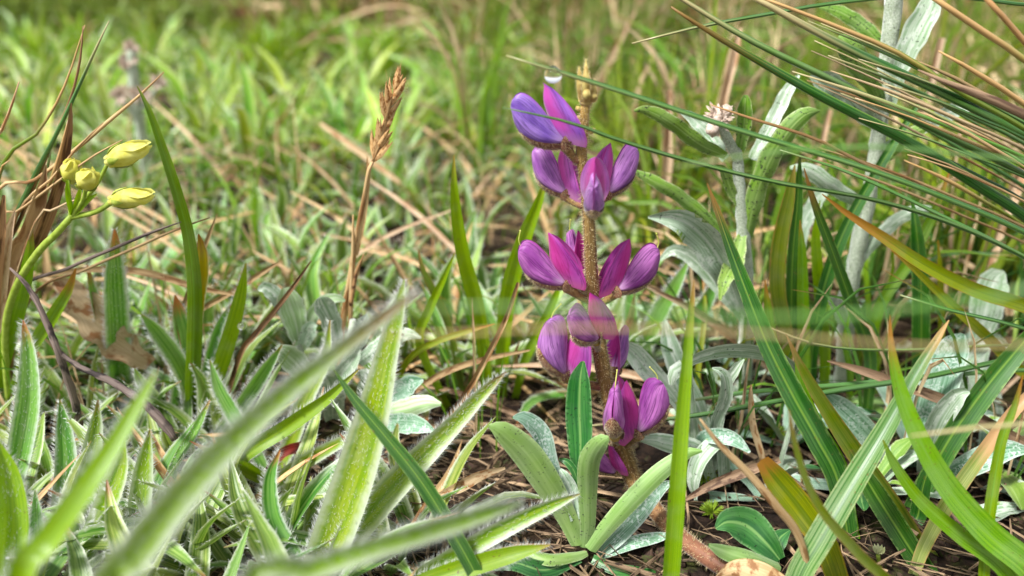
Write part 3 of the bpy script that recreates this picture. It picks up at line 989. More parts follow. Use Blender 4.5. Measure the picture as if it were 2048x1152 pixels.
FL = [  # base pixel and distance, azimuth, scale, tone, tilt, stem point, style
    ((1138, 287, 189), 182, 1.05, 'violet', 0, (1156, 322, LY), False),
    ((1140, 392, 193), 160, .92, 'purple', 14, (1168, 412, LY), False),
    ((1188, 408, 184), -96, 1.0, 'purple', -4, (1176, 425, LY), False),
    ((1204, 392, 193), 20, .90, 'purple', 16, (1182, 412, LY), False),
    ((1140, 570, 189), 181, 1.02, 'magenta', 2, (1186, 605, LY), True),
    ((1163, 568, 196), 104, .95, 'magenta', 6, (1184, 590, LY), True),
    ((1226, 583, 189), 0, .98, 'magenta', 10, (1190, 612, LY), True),
    ((1196, 676, 184), -135, .95, 'magenta', 8, (1196, 700, LY), False),
    ((1132, 752, 187), 196, 1.1, 'purple', 38, (1206, 775, LY), True),
    ((1226, 746, 197), 62, .85, 'purple', 14, (1212, 772, LY), False),
    ((1230, 868, 184), -104, 1.08, 'magenta', 36, (1240, 885, LY), True),
    ((1272, 868, 186), -10, 1.08, 'magenta', 36, (1245, 895, LY), True),
    ((1236, 945, 188), 186, .62, 'magenta', 6, (1256, 930, LY), False),
]
for i, (b, az, s, tone, tilt, sa, sty) in enumerate(FL):
    flower(b, az, s, tone, tilt, sa, sty, seed=i)

# ------------------------------------------------------------------ grey-green paddle-leaved plant at the lupine's foot
pd = thing('paddle_leaf_plant', root_pt(1170, 169), 'small plant of pale paddle-shaped leaves rising from the bare soil at the lupine foot', 'plant')
blade(pd, [(1166, 724, 181, 10), (1160, 760, 181, 46), (1158, 820, 181, 58), (1160, 880, 180, 54), (1160, 950, 178, 34), (1166, 1040, 173, 18)], 'paddle_top', name='leaf', under='paddle', fold=.25, roll=-.25, thick=.0005)
blade(pd, [(978, 852, 166, 8), (1004, 862, 166, 44), (1050, 905, 167, 66), (1092, 965, 168, 64), (1130, 1030, 169, 48), (1158, 1090, 169, 36)], 'paddle', name='leaf', under='frosted', fold=-.25, roll=-.3, thick=.0005)
blade(pd, [(1026, 835, 170, 6), (1050, 838, 171, 34), (1082, 868, 172, 44), (1100, 930, 171, 40), (1140, 1030, 170, 24)], 'frosted', name='leaf', under='paddle', fold=.2, roll=.4, thick=.0005)
blade(pd, [(1218, 876, 163, 10), (1202, 884, 163, 36), (1180, 920, 165, 48), (1176, 980, 167, 44), (1176, 1050, 168, 34), (1172, 1095, 169, 26)], 'paddle', name='leaf', under='frosted', fold=-.3, roll=.2, thick=.0005)
blade(pd, [(1404, 902, 170, 6), (1372, 908, 170, 26), (1320, 945, 169, 40), (1262, 1002, 168, 42), (1210, 1060, 168, 36), (1180, 1100, 168, 28)], 'paddle', name='leaf', under='frosted', fold=-.35, roll=.2, thick=.0005)
blade(pd, [(1350, 962, 176, 6), (1320, 978, 175, 26), (1278, 1030, 173, 34), (1232, 1078, 170, 34), (1196, 1108, 169, 26)], 'frosted', name='leaf', under='paddle', fold=.3, roll=.3, thick=.0005)
blade(pd, [(1345, 1070, 172, 8), (1310, 1076, 172, 26), (1260, 1088, 170, 30), (1205, 1110, 169, 22)], 'frosted', name='leaf', under='paddle', fold=.3, roll=-.4, thick=.0005)
blade(pd, [(1056, 1092, 166, 10), (1068, 1106, 164, 32), (1100, 1116, 163, 38), (1150, 1110, 166, 30), (1172, 1104, 168, 20)], 'paddle', name='leaf', under='paddle_top', fold=-.6, roll=.7, thick=.0005)
blade(pd, [(1120, 938, 171, 6), (1128, 952, 170, 24), (1142, 985, 170, 34), (1152, 1040, 169, 26)], 'silver', name='leaf', under='paddle', fold=.3, roll=.2, thick=.0005)
blade(pd, [(1345, 1152, 166, 6), (1290, 1146, 164, 22), (1230, 1138, 164, 26), (1185, 1118, 167, 20)], 'paddle_top', name='leaf', under='paddle', fold=.25, thick=.0005)
blade(pd, [(985, 1138, 160, 8), (1030, 1126, 160, 34), (1090, 1140, 161, 38), (1160, 1116, 166, 20)], 'paddle_top', name='leaf', under='paddle', fold=.3, thick=.0005)
blade(pd, [(1118, 918, 174, 4), (1136, 926, 173, 16), (1152, 952, 172, 16), (1158, 1000, 171, 12)], 'paddle_top', name='leaf', under='paddle', fold=.3, thick=.0004)

# broad green plant beside the creeping end of the lupine stem
bp = thing('broad_leaf_plant', root_pt(1530, 166), 'low plant with broad dark green leaves beside the creeping lupine stem', 'plant')
blade(bp, [(1432, 1056, 167, 10), (1456, 1044, 168, 56), (1494, 1052, 168, 78), (1532, 1086, 166, 60), (1560, 1120, 165, 26)], 'paddle_top', name='leaf', under='paddle', fold=.3, thick=.0005)
blade(bp, [(1418, 1090, 160, 8), (1446, 1102, 160, 34), (1500, 1118, 160, 46), (1560, 1136, 163, 26)], 'paddle', name='leaf', under='paddle_top', fold=-.5, roll=.4, thick=.0005)
blade(bp, [(1580, 1060, 172, 6), (1560, 1076, 170, 36), (1548, 1100, 168, 36), (1548, 1130, 165, 20)], 'paddle_top', name='leaf', under='paddle', fold=.3, thick=.0005)
lone('fallen_leaf', [(1430, 1158, 158, 8), (1470, 1140, 156, 44), (1520, 1150, 154, 60), (1580, 1180, 152, 40)], 'ochre', 'curled ochre fallen leaf lying over the end of the lupine stem', 'leaf', fold=-.5)

# ------------------------------------------------------------------ woolly white-stemmed plants
ev = thing('woolly_plant', root_pt(1492, 235), 'woolly plant with speckled leaves spreading round a small dried flower head', 'plant')
P, wd = pts_of([(1472, 290, 232, 18), (1478, 360, 232, 23), (1484, 430, 233, 26), (1490, 530, 234, 27), (1492, 640, 235, 28)], (1492, 235))
mb = MB(); mb.tube(P, [w * .5 for w in wd], n=30, sides=10, bumps=.3); part('stem', mb, M['felt'], ev)
E = dict(name='leaf', thick=.0004, wave=.12)
blade(ev, [(1268, 222, 224, 4), (1292, 220, 224, 22), (1340, 244, 225, 34), (1400, 288, 228, 34), (1452, 312, 231, 18)], 'speckled', under='silver', fold=-.3, roll=-.3, **E)
blade(ev, [(1358, 222, 236, 4), (1384, 236, 236, 24), (1420, 272, 235, 32), (1452, 318, 233, 20)], 'silver', under='speckled', fold=.3, **E)
blade(ev, [(1492, 190, 226, 8), (1490, 210, 226, 30), (1488, 250, 228, 32), (1480, 300, 231, 22)], 'speckled', under='silver', fold=.4, **E)
blade(ev, [(1598, 150, 242, 6), (1576, 180, 241, 26), (1546, 240, 238, 30), (1504, 318, 233, 20)], 'silver', under='speckled', fold=.3, **E)
blade(ev, [(1640, 222, 228, 4), (1606, 232, 227, 38), (1560, 284, 227, 46), (1526, 350, 229, 44), (1504, 420, 231, 40), (1492, 480, 233, 26)], 'speckled', under='silver', fold=-.35, roll=.25, **E)
blade(ev, [(1272, 344, 226, 12), (1310, 364, 226, 26), (1360, 394, 228, 30), (1420, 446, 231, 28), (1478, 520, 234, 18)], 'speckled', under='silver', fold=-.3, roll=-.2, **E)
blade(ev, [(1296, 434, 220, 6), (1340, 436, 220, 40), (1386, 456, 222, 70), (1436, 516, 226, 72), (1472, 600, 231, 40), (1486, 640, 234, 20)], 'silver', under='speckled', fold=.4, roll=-.3, **E)
blade(ev, [(1320, 520, 236, 6), (1350, 500, 236, 26), (1400, 530, 236, 34), (1470, 620, 236, 20)], 'silver', under='speckled', fold=.3, **E)
blade(ev, [(1440, 600, 222, 6), (1450, 560, 224, 30), (1470, 520, 228, 40), (1484, 470, 232, 20)], 'speckled', under='silver', fold=.3, **E)
blade(ev, [(1430, 330, 228, 4), (1446, 340, 229, 18), (1462, 380, 231, 22), (1478, 410, 232, 14)], 'speckled', under='silver', fold=.3, **E)
hd = MB()
rg = random.Random(8)
hc = np.array(W(1438, 236, 228))
for i in range(70):
    d = unit([rg.gauss(0, 1), rg.gauss(0, 1), rg.gauss(.4, 1)])
    p = hc + d * rg.uniform(.0005, .0030)
    hd.ribbon([p, p + d * .0011, p + d * .0020], [.0006, .0008, .0001], n=4, cols=2, fold=.3)
for k in range(4):
    hd.blob(hc + np.array([rg.gauss(0, .0012), rg.gauss(0, .0012), rg.gauss(0, .001)]), .0018, lump=.4)
part('flower_head', hd, M['dryflower'], ev)
mb = MB(); mb.tube([W(1440, 246, 228), W(1456, 280, 230), W(1472, 310, 232)], [.0012, .0014, .0015], n=10); part('stalk', mb, M['felt'], ev)

e2 = thing('woolly_plant', root_pt(1680, 252), 'taller woolly plant with a thick bare white stem among the needle grass', 'plant')
P, wd = pts_of([(1796, -60, 246, 36), (1788, 0, 246, 36), (1778, 90, 246, 34), (1765, 200, 247, 32), (1754, 290, 248, 30), (1736, 400, 249, 30), (1712, 520, 250, 30), (1694, 640, 251, 30), (1684, 740, 252, 28)], (1680, 252))
mb = MB(); mb.tube(P, [w * .5 for w in wd], n=44, sides=12, bumps=.3); part('stem', mb, M['felt'], e2)
blade(e2, [(1872, -20, 240, 20), (1856, 20, 240, 50), (1826, 76, 241, 54), (1800, 140, 243, 34), (1782, 210, 246, 20)], 'silver', under='speckled', fold=.3, **E)
blade(e2, [(1640, 14, 250, 6), (1680, 24, 249, 26), (1730, 56, 248, 30), (1772, 100, 247, 24)], 'speckled', under='silver', fold=-.2, **E)
blade(e2, [(1678, 72, 236, 4), (1690, 84, 236, 40), (1716, 124, 238, 56), (1746, 170, 242, 40), (1764, 210, 246, 20)], 'speckled', under='silver', fold=-.4, **E)
blade(e2, [(1620, 152, 240, 8), (1646, 160, 240, 46), (1690, 190, 242, 52), (1730, 226, 244, 46), (1762, 252, 247, 26)], 'silver', under='speckled', fold=.25, roll=-.2, **E)
blade(e2, [(1976, 212, 252, 4), (1944, 208, 252, 28), (1890, 230, 252, 34), (1820, 268, 250, 26), (1762, 300, 248, 18)], 'silver', under='speckled', fold=.4, **E)
blade(e2, [(1866, 252, 240, 4), (1842, 258, 240, 24), (1806, 282, 243, 28), (1760, 330, 247, 18)], 'speckled', under='silver', fold=-.3, **E)
blade(e2, [(1580, 335, 240, 6), (1616, 340, 240, 32), (1660, 370, 242, 36), (1708, 400, 246, 26), (1738, 420, 249, 16)], 'silver', under='speckled', fold=-.3, **E)
blade(e2, [(1660, 376, 256, 6), (1640, 390, 256, 28), (1606, 450, 254, 34), (1600, 500, 253, 20)], 'silver', under='silver', fold=.3, **E)
blade(e2, [(1882, 436, 246, 6), (1856, 420, 246, 22), (1810, 430, 247, 28), (1760, 470, 248, 28), (1722, 520, 250, 18)], 'silver', under='speckled', fold=-.4, **E)
for k, (a, b, c) in enumerate((((1638, 594), (1662, 600), (1684, 640)), ((1690, 570), (1680, 600), (1688, 640)), ((1668, 622), (1676, 626), (1690, 660)))):
    blade(e2, [(*a, 240, 4), (*b, 241, 20), (*c, 248, 16)], 'silver_white', name='withered_leaf', fold=.7, thick=.0003, wave=.3)

# low silvery plant behind the lupine foot
e3 = thing('silvery_low_plant', root_pt(1440, 205), 'low plant with a broad arching white-backed leaf under the striped grass', 'plant')
blade(e3, [(1362, 742, 196, 10), (1392, 716, 196, 34), (1450, 700, 198, 46), (1520, 704, 202, 48), (1580, 730, 206, 34), (1600, 780, 207, 20)], 'silver', root=(1560, 207), name='leaf', under='silver_white', fold=.25, roll=-.9, thick=.0003)
blade(e3, [(1342, 770, 194, 10), (1348, 746, 194, 30), (1366, 738, 195, 36), (1376, 780, 198, 26)], 'silver', root=(1400, 202), name='leaf', under='speckled', fold=-.3, thick=.0004)
blade(e3, [(1424, 736, 190, 4), (1446, 748, 190, 26), (1452, 790, 192, 30), (1430, 850, 196, 26)], 'silver', root=(1410, 200), name='leaf', under='speckled', fold=.5, thick=.0004, roll=.4)
blade(e3, [(1488, 718, 192, 4), (1470, 740, 192, 24), (1448, 790, 194, 24)], 'silver', root=(1420, 200), name='leaf', under='speckled', fold=.6, thick=.0004)
blade(e3, [(1330, 640, 222, 8), (1340, 690, 220, 40), (1366, 760, 216, 44), (1400, 820, 210, 30)], 'silver', root=(1430, 206), name='leaf', under='speckled', fold=.3, thick=.0004)
blade(e3, [(1246, 690, 214, 8), (1264, 702, 214, 40), (1306, 750, 212, 46), (1360, 810, 208, 30)], 'silver', root=(1420, 205), name='leaf', under='speckled', fold=.3, thick=.0004)
blade(e3, [(1650, 786, 200, 4), (1670, 808, 200, 46), (1716, 850, 202, 54), (1764, 900, 205, 40)], 'frosted', root=(1800, 206), name='leaf', under='speckled', fold=.2, thick=.0004)
blade(e3, [(1280, 880, 190, 8), (1310, 880, 190, 30), (1350, 890, 192, 40), (1400, 900, 194, 30)], 'silver', root=(1430, 198), name='leaf', under='speckled', fold=-.3, thick=.0004)
blade(e3, [(1392, 1000, 190, 6), (1388, 960, 189, 34), (1404, 915, 190, 44), (1440, 890, 194, 36)], 'silver', root=(1450, 198), name='leaf', under='speckled', fold=.5, roll=.5, thick=.0004)
blade(e3, [(1500, 905, 188, 6), (1470, 880, 190, 30), (1436, 872, 192, 36), (1400, 884, 196, 24)], 'frosted', root=(1410, 200), name='leaf', under='silver', fold=.4, thick=.0004)

e4 = thing('silvery_low_plant', root_pt(1850, 205), 'low plant with a wide frosted upright leaf behind the crossing grass blades', 'plant')
blade(e4, [(1926, 668, 208, 10), (1912, 690, 208, 56), (1884, 750, 206, 76), (1862, 830, 204, 78), (1840, 900, 203, 60)], 'frosted', root=(1840, 204), name='leaf', under='silver', fold=.2, thick=.0004)
blade(e4, [(1940, 784, 192, 6), (1916, 790, 192, 40), (1880, 836, 194, 52), (1856, 900, 198, 44)], 'silver', root=(1850, 203), name='leaf', under='frosted', fold=.5, thick=.0004, roll=.3)
blade(e4, [(2020, 700, 226, 6), (1990, 680, 225, 30), (1950, 700, 222, 40), (1910, 770, 216, 26)], 'silver', root=(1880, 210), name='leaf', under='frosted', fold=.5, thick=.0004)
blade(e4, [(2010, 545, 246, 8), (1990, 560, 246, 60), (1972, 620, 244, 66), (1960, 690, 240, 40)], 'silver', root=(1950, 230), name='leaf', under='frosted', fold=.3, thick=.0004, wave=.1)
blade(e4, [(2060, 900, 190, 10), (2010, 900, 190, 46), (1960, 920, 190, 54), (1900, 950, 194, 40)], 'frosted', root=(1870, 200), name='leaf', under='silver', fold=.3, thick=.0004)

# silvery sprig left of the lupine
e5 = thing('silvery_sprig', root_pt(640, 245), 'small silvery sprig with curling white leaves beside the dry spikelet stalk', 'plant')
def sprig_leaf(tr, a='silver', b='silver_white', fold=.35, roll=0.0):
    tr = [(p[0], p[1], p[2] - 10, p[3] * 1.3) for p in tr]
    a = {'paddle': 'sprig_green', 'silver_white': 'silver'}.get(a, a)
    blade(e5, tr, a, name='leaf', under=b, wave=.1, fold=fold, roll=roll, thick=.0004)
for st in (((586, 640), (600, 700), (620, 770)), ((652, 690), (640, 740), (630, 790)), ((706, 640), (690, 720), (650, 790))):
    mb = MB(); P, wd = pts_of([(a, b, 228, 14) for a, b in st], (640, 240)); mb.tube(P, [w * .5 for w in wd], n=12); part('stem', mb, M['felt'], e5)
sprig_leaf([(516, 580, 234, 4), (532, 576, 234, 22), (558, 600, 235, 26), (584, 660, 237, 16)], 'silver_white')
sprig_leaf([(570, 576, 232, 14), (576, 596, 232, 40), (590, 640, 234, 40), (600, 690, 237, 22)], 'paddle', 'silver')
sprig_leaf([(640, 596, 230, 12), (644, 606, 230, 34), (660, 640, 232, 36), (670, 680, 235, 26), (664, 720, 238, 14)], 'silver', roll=.3)
sprig_leaf([(690, 602, 238, 4), (670, 596, 237, 16), (640, 610, 236, 22), (612, 660, 237, 20), (604, 700, 238, 12)], 'paddle', 'silver')
sprig_leaf([(596, 616, 236, 3), (598, 634, 236, 18), (602, 670, 237, 16)], 'silver_white')
sprig_leaf([(634, 650, 234, 3), (622, 656, 234, 26), (606, 690, 236, 20)], 'silver_white')
sprig_leaf([(734, 628, 240, 3), (728, 646, 240, 26), (718, 680, 240, 26), (704, 710, 240, 12)], 'silver')
sprig_leaf([(842, 676, 232, 4), (810, 668, 232, 22), (770, 686, 234, 30), (716, 724, 238, 20)], 'silver', 'paddle', -.3)
sprig_leaf([(720, 700, 230, 4), (706, 720, 231, 24), (680, 752, 234, 28), (654, 786, 238, 14)], 'silver')
sprig_leaf([(846, 760, 220, 6), (824, 766, 221, 30), (796, 784, 224, 34), (760, 810, 230, 20)], 'frosted', 'silver')
sprig_leaf([(882, 808, 214, 6), (850, 806, 215, 28), (806, 818, 218, 34), (756, 826, 226, 22)], 'paddle', 'silver', -.4)
sprig_leaf([(868, 862, 206, 6), (836, 850, 208, 30), (800, 846, 214, 34), (756, 846, 222, 22)], 'frosted', 'silver')
sprig_leaf([(556, 690, 228, 4), (570, 706, 228, 36), (600, 736, 232, 40), (630, 776, 238, 20)], 'paddle', 'silver')
sprig_leaf([(640, 740, 224, 4), (652, 756, 225, 40), (664, 790, 228, 44), (666, 840, 232, 26)], 'silver')
sprig_leaf([(720, 740, 226, 4), (734, 754, 226, 30), (734, 790, 228, 34), (716, 830, 232, 20)], 'silver_white')
sprig_leaf([(560, 790, 222, 4), (584, 786, 222, 30), (620, 800, 226, 34), (650, 830, 232, 20)], 'frosted', 'silver')

# ------------------------------------------------------------------ yellow-budded plant
yp = thing('yellow_bud_plant', root_pt(40, 226), 'slender plant carrying a cluster of pale yellow unopened buds', 'flower')
def ytube(tr, mat='yellow_stalk', name='stalk', root=None):
    P, wd = pts_of(tr, root); mb = MB(); mb.tube(P, [w * .5 for w in wd], n=5 * len(P), sides=8); part(name, mb, M[mat], yp)
ytube([(144, 432, 205, 13), (110, 470, 206, 14), (76, 505, 208, 15), (30, 580, 214, 15), (10, 680, 220, 14)], name='stem', root=(20, 226))
ytube([(224, 404, 202, 11), (190, 424, 203, 11), (144, 434, 205, 13)])
ytube([(216, 326, 205, 8), (196, 364, 205, 9), (160, 412, 205, 10), (144, 434, 205, 12)])
ytube([(172, 372, 200, 8), (166, 400, 202, 9), (144, 434, 205, 12)])
ytube([(136, 352, 210, 8), (138, 392, 208, 9), (144, 434, 205, 12)])
def ybud(c, tip, Y, wpx, nsep=4):
    A, B = np.array(W(*c, Y)), np.array(W(*tip, Y - 2))
    ax = B - A; L_ = np.linalg.norm(ax); d = ax / L_
    w = wpx * mpp(Vector(A))
    mb = MB()
    mb.tube([A, A + ax * .25, A + ax * .55, A + ax * .85, B], [w * .2, w * .46, w * .5, w * .3, w * .16], n=16, sides=10)
    bud_ = part('bud', mb, M['yellow'], yp)
    e = unit(np.cross(d, (0.2, 1, .1))); g = np.cross(d, e)
    for i in range(5):                                   # folded petals spiralling round the bud
        q = i * 1.2566 + .3
        o1 = e * math.cos(q) + g * math.sin(q)
        o2 = e * math.cos(q + .9) + g * math.sin(q + .9)
        pm = MB()
        pm.ribbon([A + o1 * w * .28, A + ax * .5 + o1 * w * .5, A + ax * .85 + o2 * w * .34, B + d * L_ * .08 + o2 * w * .12], [w * .3, w * .75, w * .5, w * .06], n=9, cols=4, fold=-.45, normal=o1)
        part('petal', pm, M['yellow'], bud_)
    for i in range(nsep):
        q = i * 6.283 / nsep
        o1 = e * math.cos(q) + g * math.sin(q)
        sp = MB()
        sp.ribbon([A - d * L_ * .06, A + ax * .2 + o1 * w * .52, A + ax * .5 + o1 * w * (.62 + .2 * (i % 2))], [w * .2, w * .42, w * .03], n=8, cols=4, fold=-.35, normal=o1, thick=.0002)
        part('sepal', sp, M['sepal'], bud_)
ybud((216, 324), (294, 290), 203, 40)
ybud((222, 402), (302, 388), 200, 36)
ybud((166, 372), (184, 344), 192, 40)
ybud((140, 362), (146, 322), 212, 36)
for tr in (((134, 360), (136, 390), (144, 430)), ((162, 372), (156, 396), (146, 430)), ((194, 388), (172, 404), (146, 432))):
    blade(yp, [(*tr[0], 202, 3), (*tr[1], 202, 12), (*tr[2], 204, 9)], 'grass_bright', name='leaf', fold=.4)

# ------------------------------------------------------------------ dry grass with a tawny spikelet head
sg = thing('spikelet_grass', root_pt(672, 240), 'dry brown grass stalk topped by a tawny spikelet head', 'grass')
round_blade(sg, [(746, 322, 224, 6), (738, 340, 224, 9), (728, 396, 226, 9), (714, 470, 229, 11), (700, 560, 233, 13), (686, 650, 237, 14)], 'straw_brown', root=(672, 240), name='stalk')
blade(sg, [(734, 312, 225, 2), (736, 350, 225, 9), (732, 400, 226, 12), (722, 460, 228, 14), (712, 510, 230, 10)], 'straw_brown', name='sheath', fold=.6)
hd = None
rg = random.Random(17)
axis = [np.array(W(745, 324, 224)), np.array(W(762, 280, 224)), np.array(W(778, 220, 224)), np.array(W(800, 160, 224))]
ax_s = spline(axis, 20)
mb = MB(); mb.tube(axis, [.0004, .0004, .0003, .0002], n=14, sides=5); head = part('head', mb, M['spikelet'], sg)
for i in range(12):
    u = (i + .3) / 12
    p = ax_s[int(u * 18)]
    d0 = unit(ax_s[min(19, int(u * 18) + 1)] - p)
    side = rg.choice((-1, 1)) if i < 13 else 0
    out = np.array([side * rg.uniform(.2, .55), rg.uniform(-.3, .2), 0]) * (1 - .5 * u)
    d = unit(d0 + out)
    L_ = rg.uniform(.0065, .0095) * (1 - .15 * u)
    sp = MB()
    for g in range(3):
        dd = unit(d + np.array([rg.gauss(0, .13), rg.gauss(0, .13), rg.gauss(0, .06)]))
        sp.ribbon([p, p + dd * L_ * .35, p + dd * L_ * .75, p + dd * L_ * 1.05], [.0007, .0019, .0012, .0001], n=8, cols=4, fold=-.6, roll=rg.uniform(-.6, .6), thick=.0002)
    if rg.random() < .7:
        sp.hair(p + d * L_ * .9, d + np.array([rg.gauss(0, .2), 0, rg.gauss(0, .1)]), rg.uniform(.002, .005), .00006)
    part('spikelet', sp, M['spikelet'], head)
s2 = thing('dry_stalk', root_pt(690, 236), 'bare brown forked stalk standing beside the spikelet grass', 'grass')
round_blade(s2, [(706, 430, 228, 3), (706, 500, 229, 8), (702, 600, 232, 10), (700, 700, 235, 11)], 'straw_brown', root=(696, 236), name='stalk')
round_blade(s2, [(728, 508, 227, 2), (712, 550, 230, 9), (702, 610, 232, 9)], 'dead_brown', name='branch')

# ------------------------------------------------------------------ hairy near rosettes, traced
H = dict(hairs=.00016, name='leaf', thick=.0005)
r1 = thing('hairy_rosette', root_pt(120, 92), 'hairy-leaved rosette whose long leaf slants up before the silvery sprig', 'plant')
blade(r1, [(836, 584, 109.8, 3), (780, 622, 108.2, 23.6), (700, 684, 105.1, 33.9), (600, 762, 100.5, 42.7), (480, 866, 94.3, 58.9), (370, 980, 88.1, 73.6), (270, 1110, 83.4, 81), (200, 1230, 81.9, 73.6)], 'hairy_near', root=(120, 91), fold=.4, roll=.25, face=2, dew=30, **H)
blade(r1, [(312, 742, 109.8, 3), (280, 800, 106.6, 25), (228, 890, 102, 39.7), (160, 990, 97.3, 50), (90, 1090, 94.3, 54.5), (30, 1190, 92.7, 51.5)], 'grass_bright', root=(-60, 103), name='leaf', fold=.35, roll=-.2, thick=.0005, hairs=.00022)
blade(r1, [(1048, 1004, 102, 3), (990, 1022, 98.9, 29.4), (880, 1056, 94.3, 42.7), (760, 1092, 89.6, 47.1), (620, 1140, 86.6, 48.6), (480, 1200, 85, 44.2)], 'hairy_near', root=(380, 97), fold=.4, roll=.3, face=1, **H)
r2 = thing('hairy_rosette', root_pt(640, 158), 'hairy-leaved rosette whose furry upright leaf is crossed by a dark blade', 'plant')
blade(r2, [(808, 560, 168, 4), (796, 620, 167, 34), (772, 720, 165, 54), (744, 840, 162, 78), (708, 960, 160, 92), (668, 1070, 158, 92), (640, 1140, 157, 80)], 'hairy_near', root=(620, 157), fold=.4, roll=-.2, face=2, dew=40, **H)
blade(r2, [(1012, 744, 172, 3), (968, 784, 171, 28), (900, 856, 168, 44), (820, 936, 164, 62), (742, 1020, 161, 70), (690, 1090, 159, 64)], 'hairy_near', root=(650, 158), fold=.5, roll=.2, face=2, dew=50, **H)
blade(r2, [(1160, 988, 156, 3), (1110, 1008, 155, 26), (1040, 1040, 153, 40), (960, 1082, 151, 46), (880, 1130, 150, 46), (800, 1180, 150, 40)], 'hairy_near', root=(740, 152), fold=.5, roll=.3, face=1, **H)
blade(r2, [(560, 900, 168, 3), (540, 960, 166, 30), (548, 1040, 163, 40), (590, 1110, 160, 34)], 'hairy_green', root=(620, 158), fold=.5, **H)
blade(r2, [(1100, 1090, 150, 3), (1020, 1110, 149, 36), (920, 1140, 147, 44), (820, 1180, 146, 40)], 'grass_bright', root=(760, 150), fold=.4, **H)
r3 = thing('hairy_rosette', root_pt(240, 236), 'hairy-leaved rosette with one tall orange-tipped upright leaf', 'plant')
blade(r3, [(229, 458, 222, 3), (230, 490, 223, 22), (229, 560, 225, 46), (234, 650, 228, 52), (238, 740, 232, 50)], 'hairy_green', root=(240, 236), fold=.35, roll=.25, face=1, **H)
blade(r3, [(174, 530, 230, 3), (184, 580, 230, 22), (204, 660, 231, 28), (224, 740, 233, 26)], 'hairy_green', root=(236, 236), fold=.7, roll=.5, **H)
blade(r3, [(350, 590, 222, 3), (358, 630, 222, 32), (368, 690, 224, 46), (364, 770, 227, 44)], 'hairy_green', root=(350, 231), fold=.4, roll=.2, **H)
blade(r3, [(282, 628, 216, 3), (312, 660, 217, 34), (356, 720, 220, 42), (380, 780, 224, 36)], 'hairy_green', root=(380, 228), fold=.5, roll=-.3, **H)
blade(r3, [(492, 526, 218, 3), (480, 590, 218, 28), (462, 660, 220, 36), (440, 730, 222, 38), (420, 790, 225, 34)], 'grass_bright', root=(410, 228), fold=.5, roll=.3, **H)
blade(r3, [(470, 600, 220, 3), (440, 650, 221, 20), (420, 720, 223, 26), (410, 790, 225, 22)], 'hairy_green', root=(405, 228), fold=.6, **H)
blade(r3, [(564, 690, 208, 3), (530, 740, 209, 30), (490, 800, 212, 36), (440, 870, 216, 34)], 'hairy_green', root=(420, 219), fold=.5, roll=.3, **H)
r4 = thing('hairy_rosette', root_pt(60, 190), 'hairy-leaved rosette crowded under the forked grey twig', 'plant')
for tr, mt in ((((46, 640, 196, 3), (56, 700, 194, 30), (56, 800, 190, 50), (40, 900, 186, 52), (20, 1000, 182, 44)), 'hairy_green'),
               (((-6, 880, 150, 6), (14, 950, 148, 50), (24, 1040, 145, 66), (20, 1140, 142, 66)), 'grass_bright'),
               (((196, 800, 186, 3), (190, 860, 184, 32), (176, 940, 180, 46), (150, 1030, 176, 44)), 'hairy_near'),
               (((120, 800, 190, 3), (128, 860, 188, 34), (132, 940, 184, 46), (120, 1030, 180, 42)), 'hairy_green'),
               (((300, 860, 178, 3), (290, 920, 176, 34), (280, 1000, 172, 48), (270, 1090, 168, 46)), 'hairy_near'),
               (((420, 800, 196, 3), (390, 860, 194, 26), (350, 920, 190, 34), (320, 1000, 186, 32)), 'hairy_green'),
               (((250, 880, 168, 3), (240, 940, 167, 44), (210, 1020, 164, 56), (170, 1110, 160, 50)), 'hairy_near'),
               (((70, 980, 160, 3), (72, 1040, 158, 30), (70, 1110, 156, 40), (66, 1190, 153, 36)), 'hairy_green')):
    blade(r4, list(tr), mt, root=(60 + (tr[-1][0] - 60) * .6, tr[-1][2] - 4), fold=rnd.uniform(.35, .6), roll=rnd.uniform(-.4, .4), face=1, **H)
r5 = thing('hairy_rosette', root_pt(560, 205), 'hairy-leaved rosette with dew-beaded leaves below the silvery sprig', 'plant')
for tr, mt in ((((716, 740, 196, 3), (650, 800, 194, 26), (570, 856, 192, 36), (480, 920, 190, 36)), 'grass_bright'),
               (((760, 850, 190, 3), (690, 880, 190, 24), (600, 930, 190, 34), (520, 990, 189, 30)), 'hairy_near'),
               (((420, 720, 206, 3), (440, 780, 205, 30), (480, 850, 203, 36), (520, 920, 200, 30)), 'hairy_green'),
               (((660, 640, 212, 3), (650, 720, 210, 26), (610, 800, 207, 40), (580, 890, 204, 36)), 'hairy_near'),
               (((470, 1040, 178, 3), (500, 1030, 177, 24), (560, 1040, 176, 32), (640, 1050, 176, 28)), 'grass_bright')):
    blade(r5, list(tr), mt, root=(540, 200), fold=rnd.uniform(.35, .6), roll=rnd.uniform(-.4, .4), dew=24, **H)
blade(r5, [(684, 932, 190, 4), (654, 906, 191, 22), (612, 896, 193, 28), (566, 906, 196, 22)], 'red_leaf', root=(520, 201), name='red_leaf', fold=.5)
r6 = thing('hairy_rosette', root_pt(1350, 262), 'hairy-leaved rosette with stiff green leaves standing just behind the lupine stem', 'plant')
for tr in (((1378, 520, 250, 3), (1352, 570, 251, 30), (1318, 630, 254, 40), (1290, 700, 257, 36)), ((1440, 545, 250, 3), (1420, 590, 251, 28), (1390, 650, 254, 38), (1366, 720, 257, 34)),
           ((1010, 700, 250, 3), (1016, 640, 250, 10), (1010, 600, 250, 12), (1004, 560, 250, 6)), ((1260, 560, 256, 3), (1262, 610, 256, 30), (1270, 680, 258, 36))):
    blade(r6, list(tr), 'hairy_green', root=(1320 if tr[0][0] > 1100 else 1010, 262), fold=.5, roll=rnd.uniform(-.4, .4), **H)

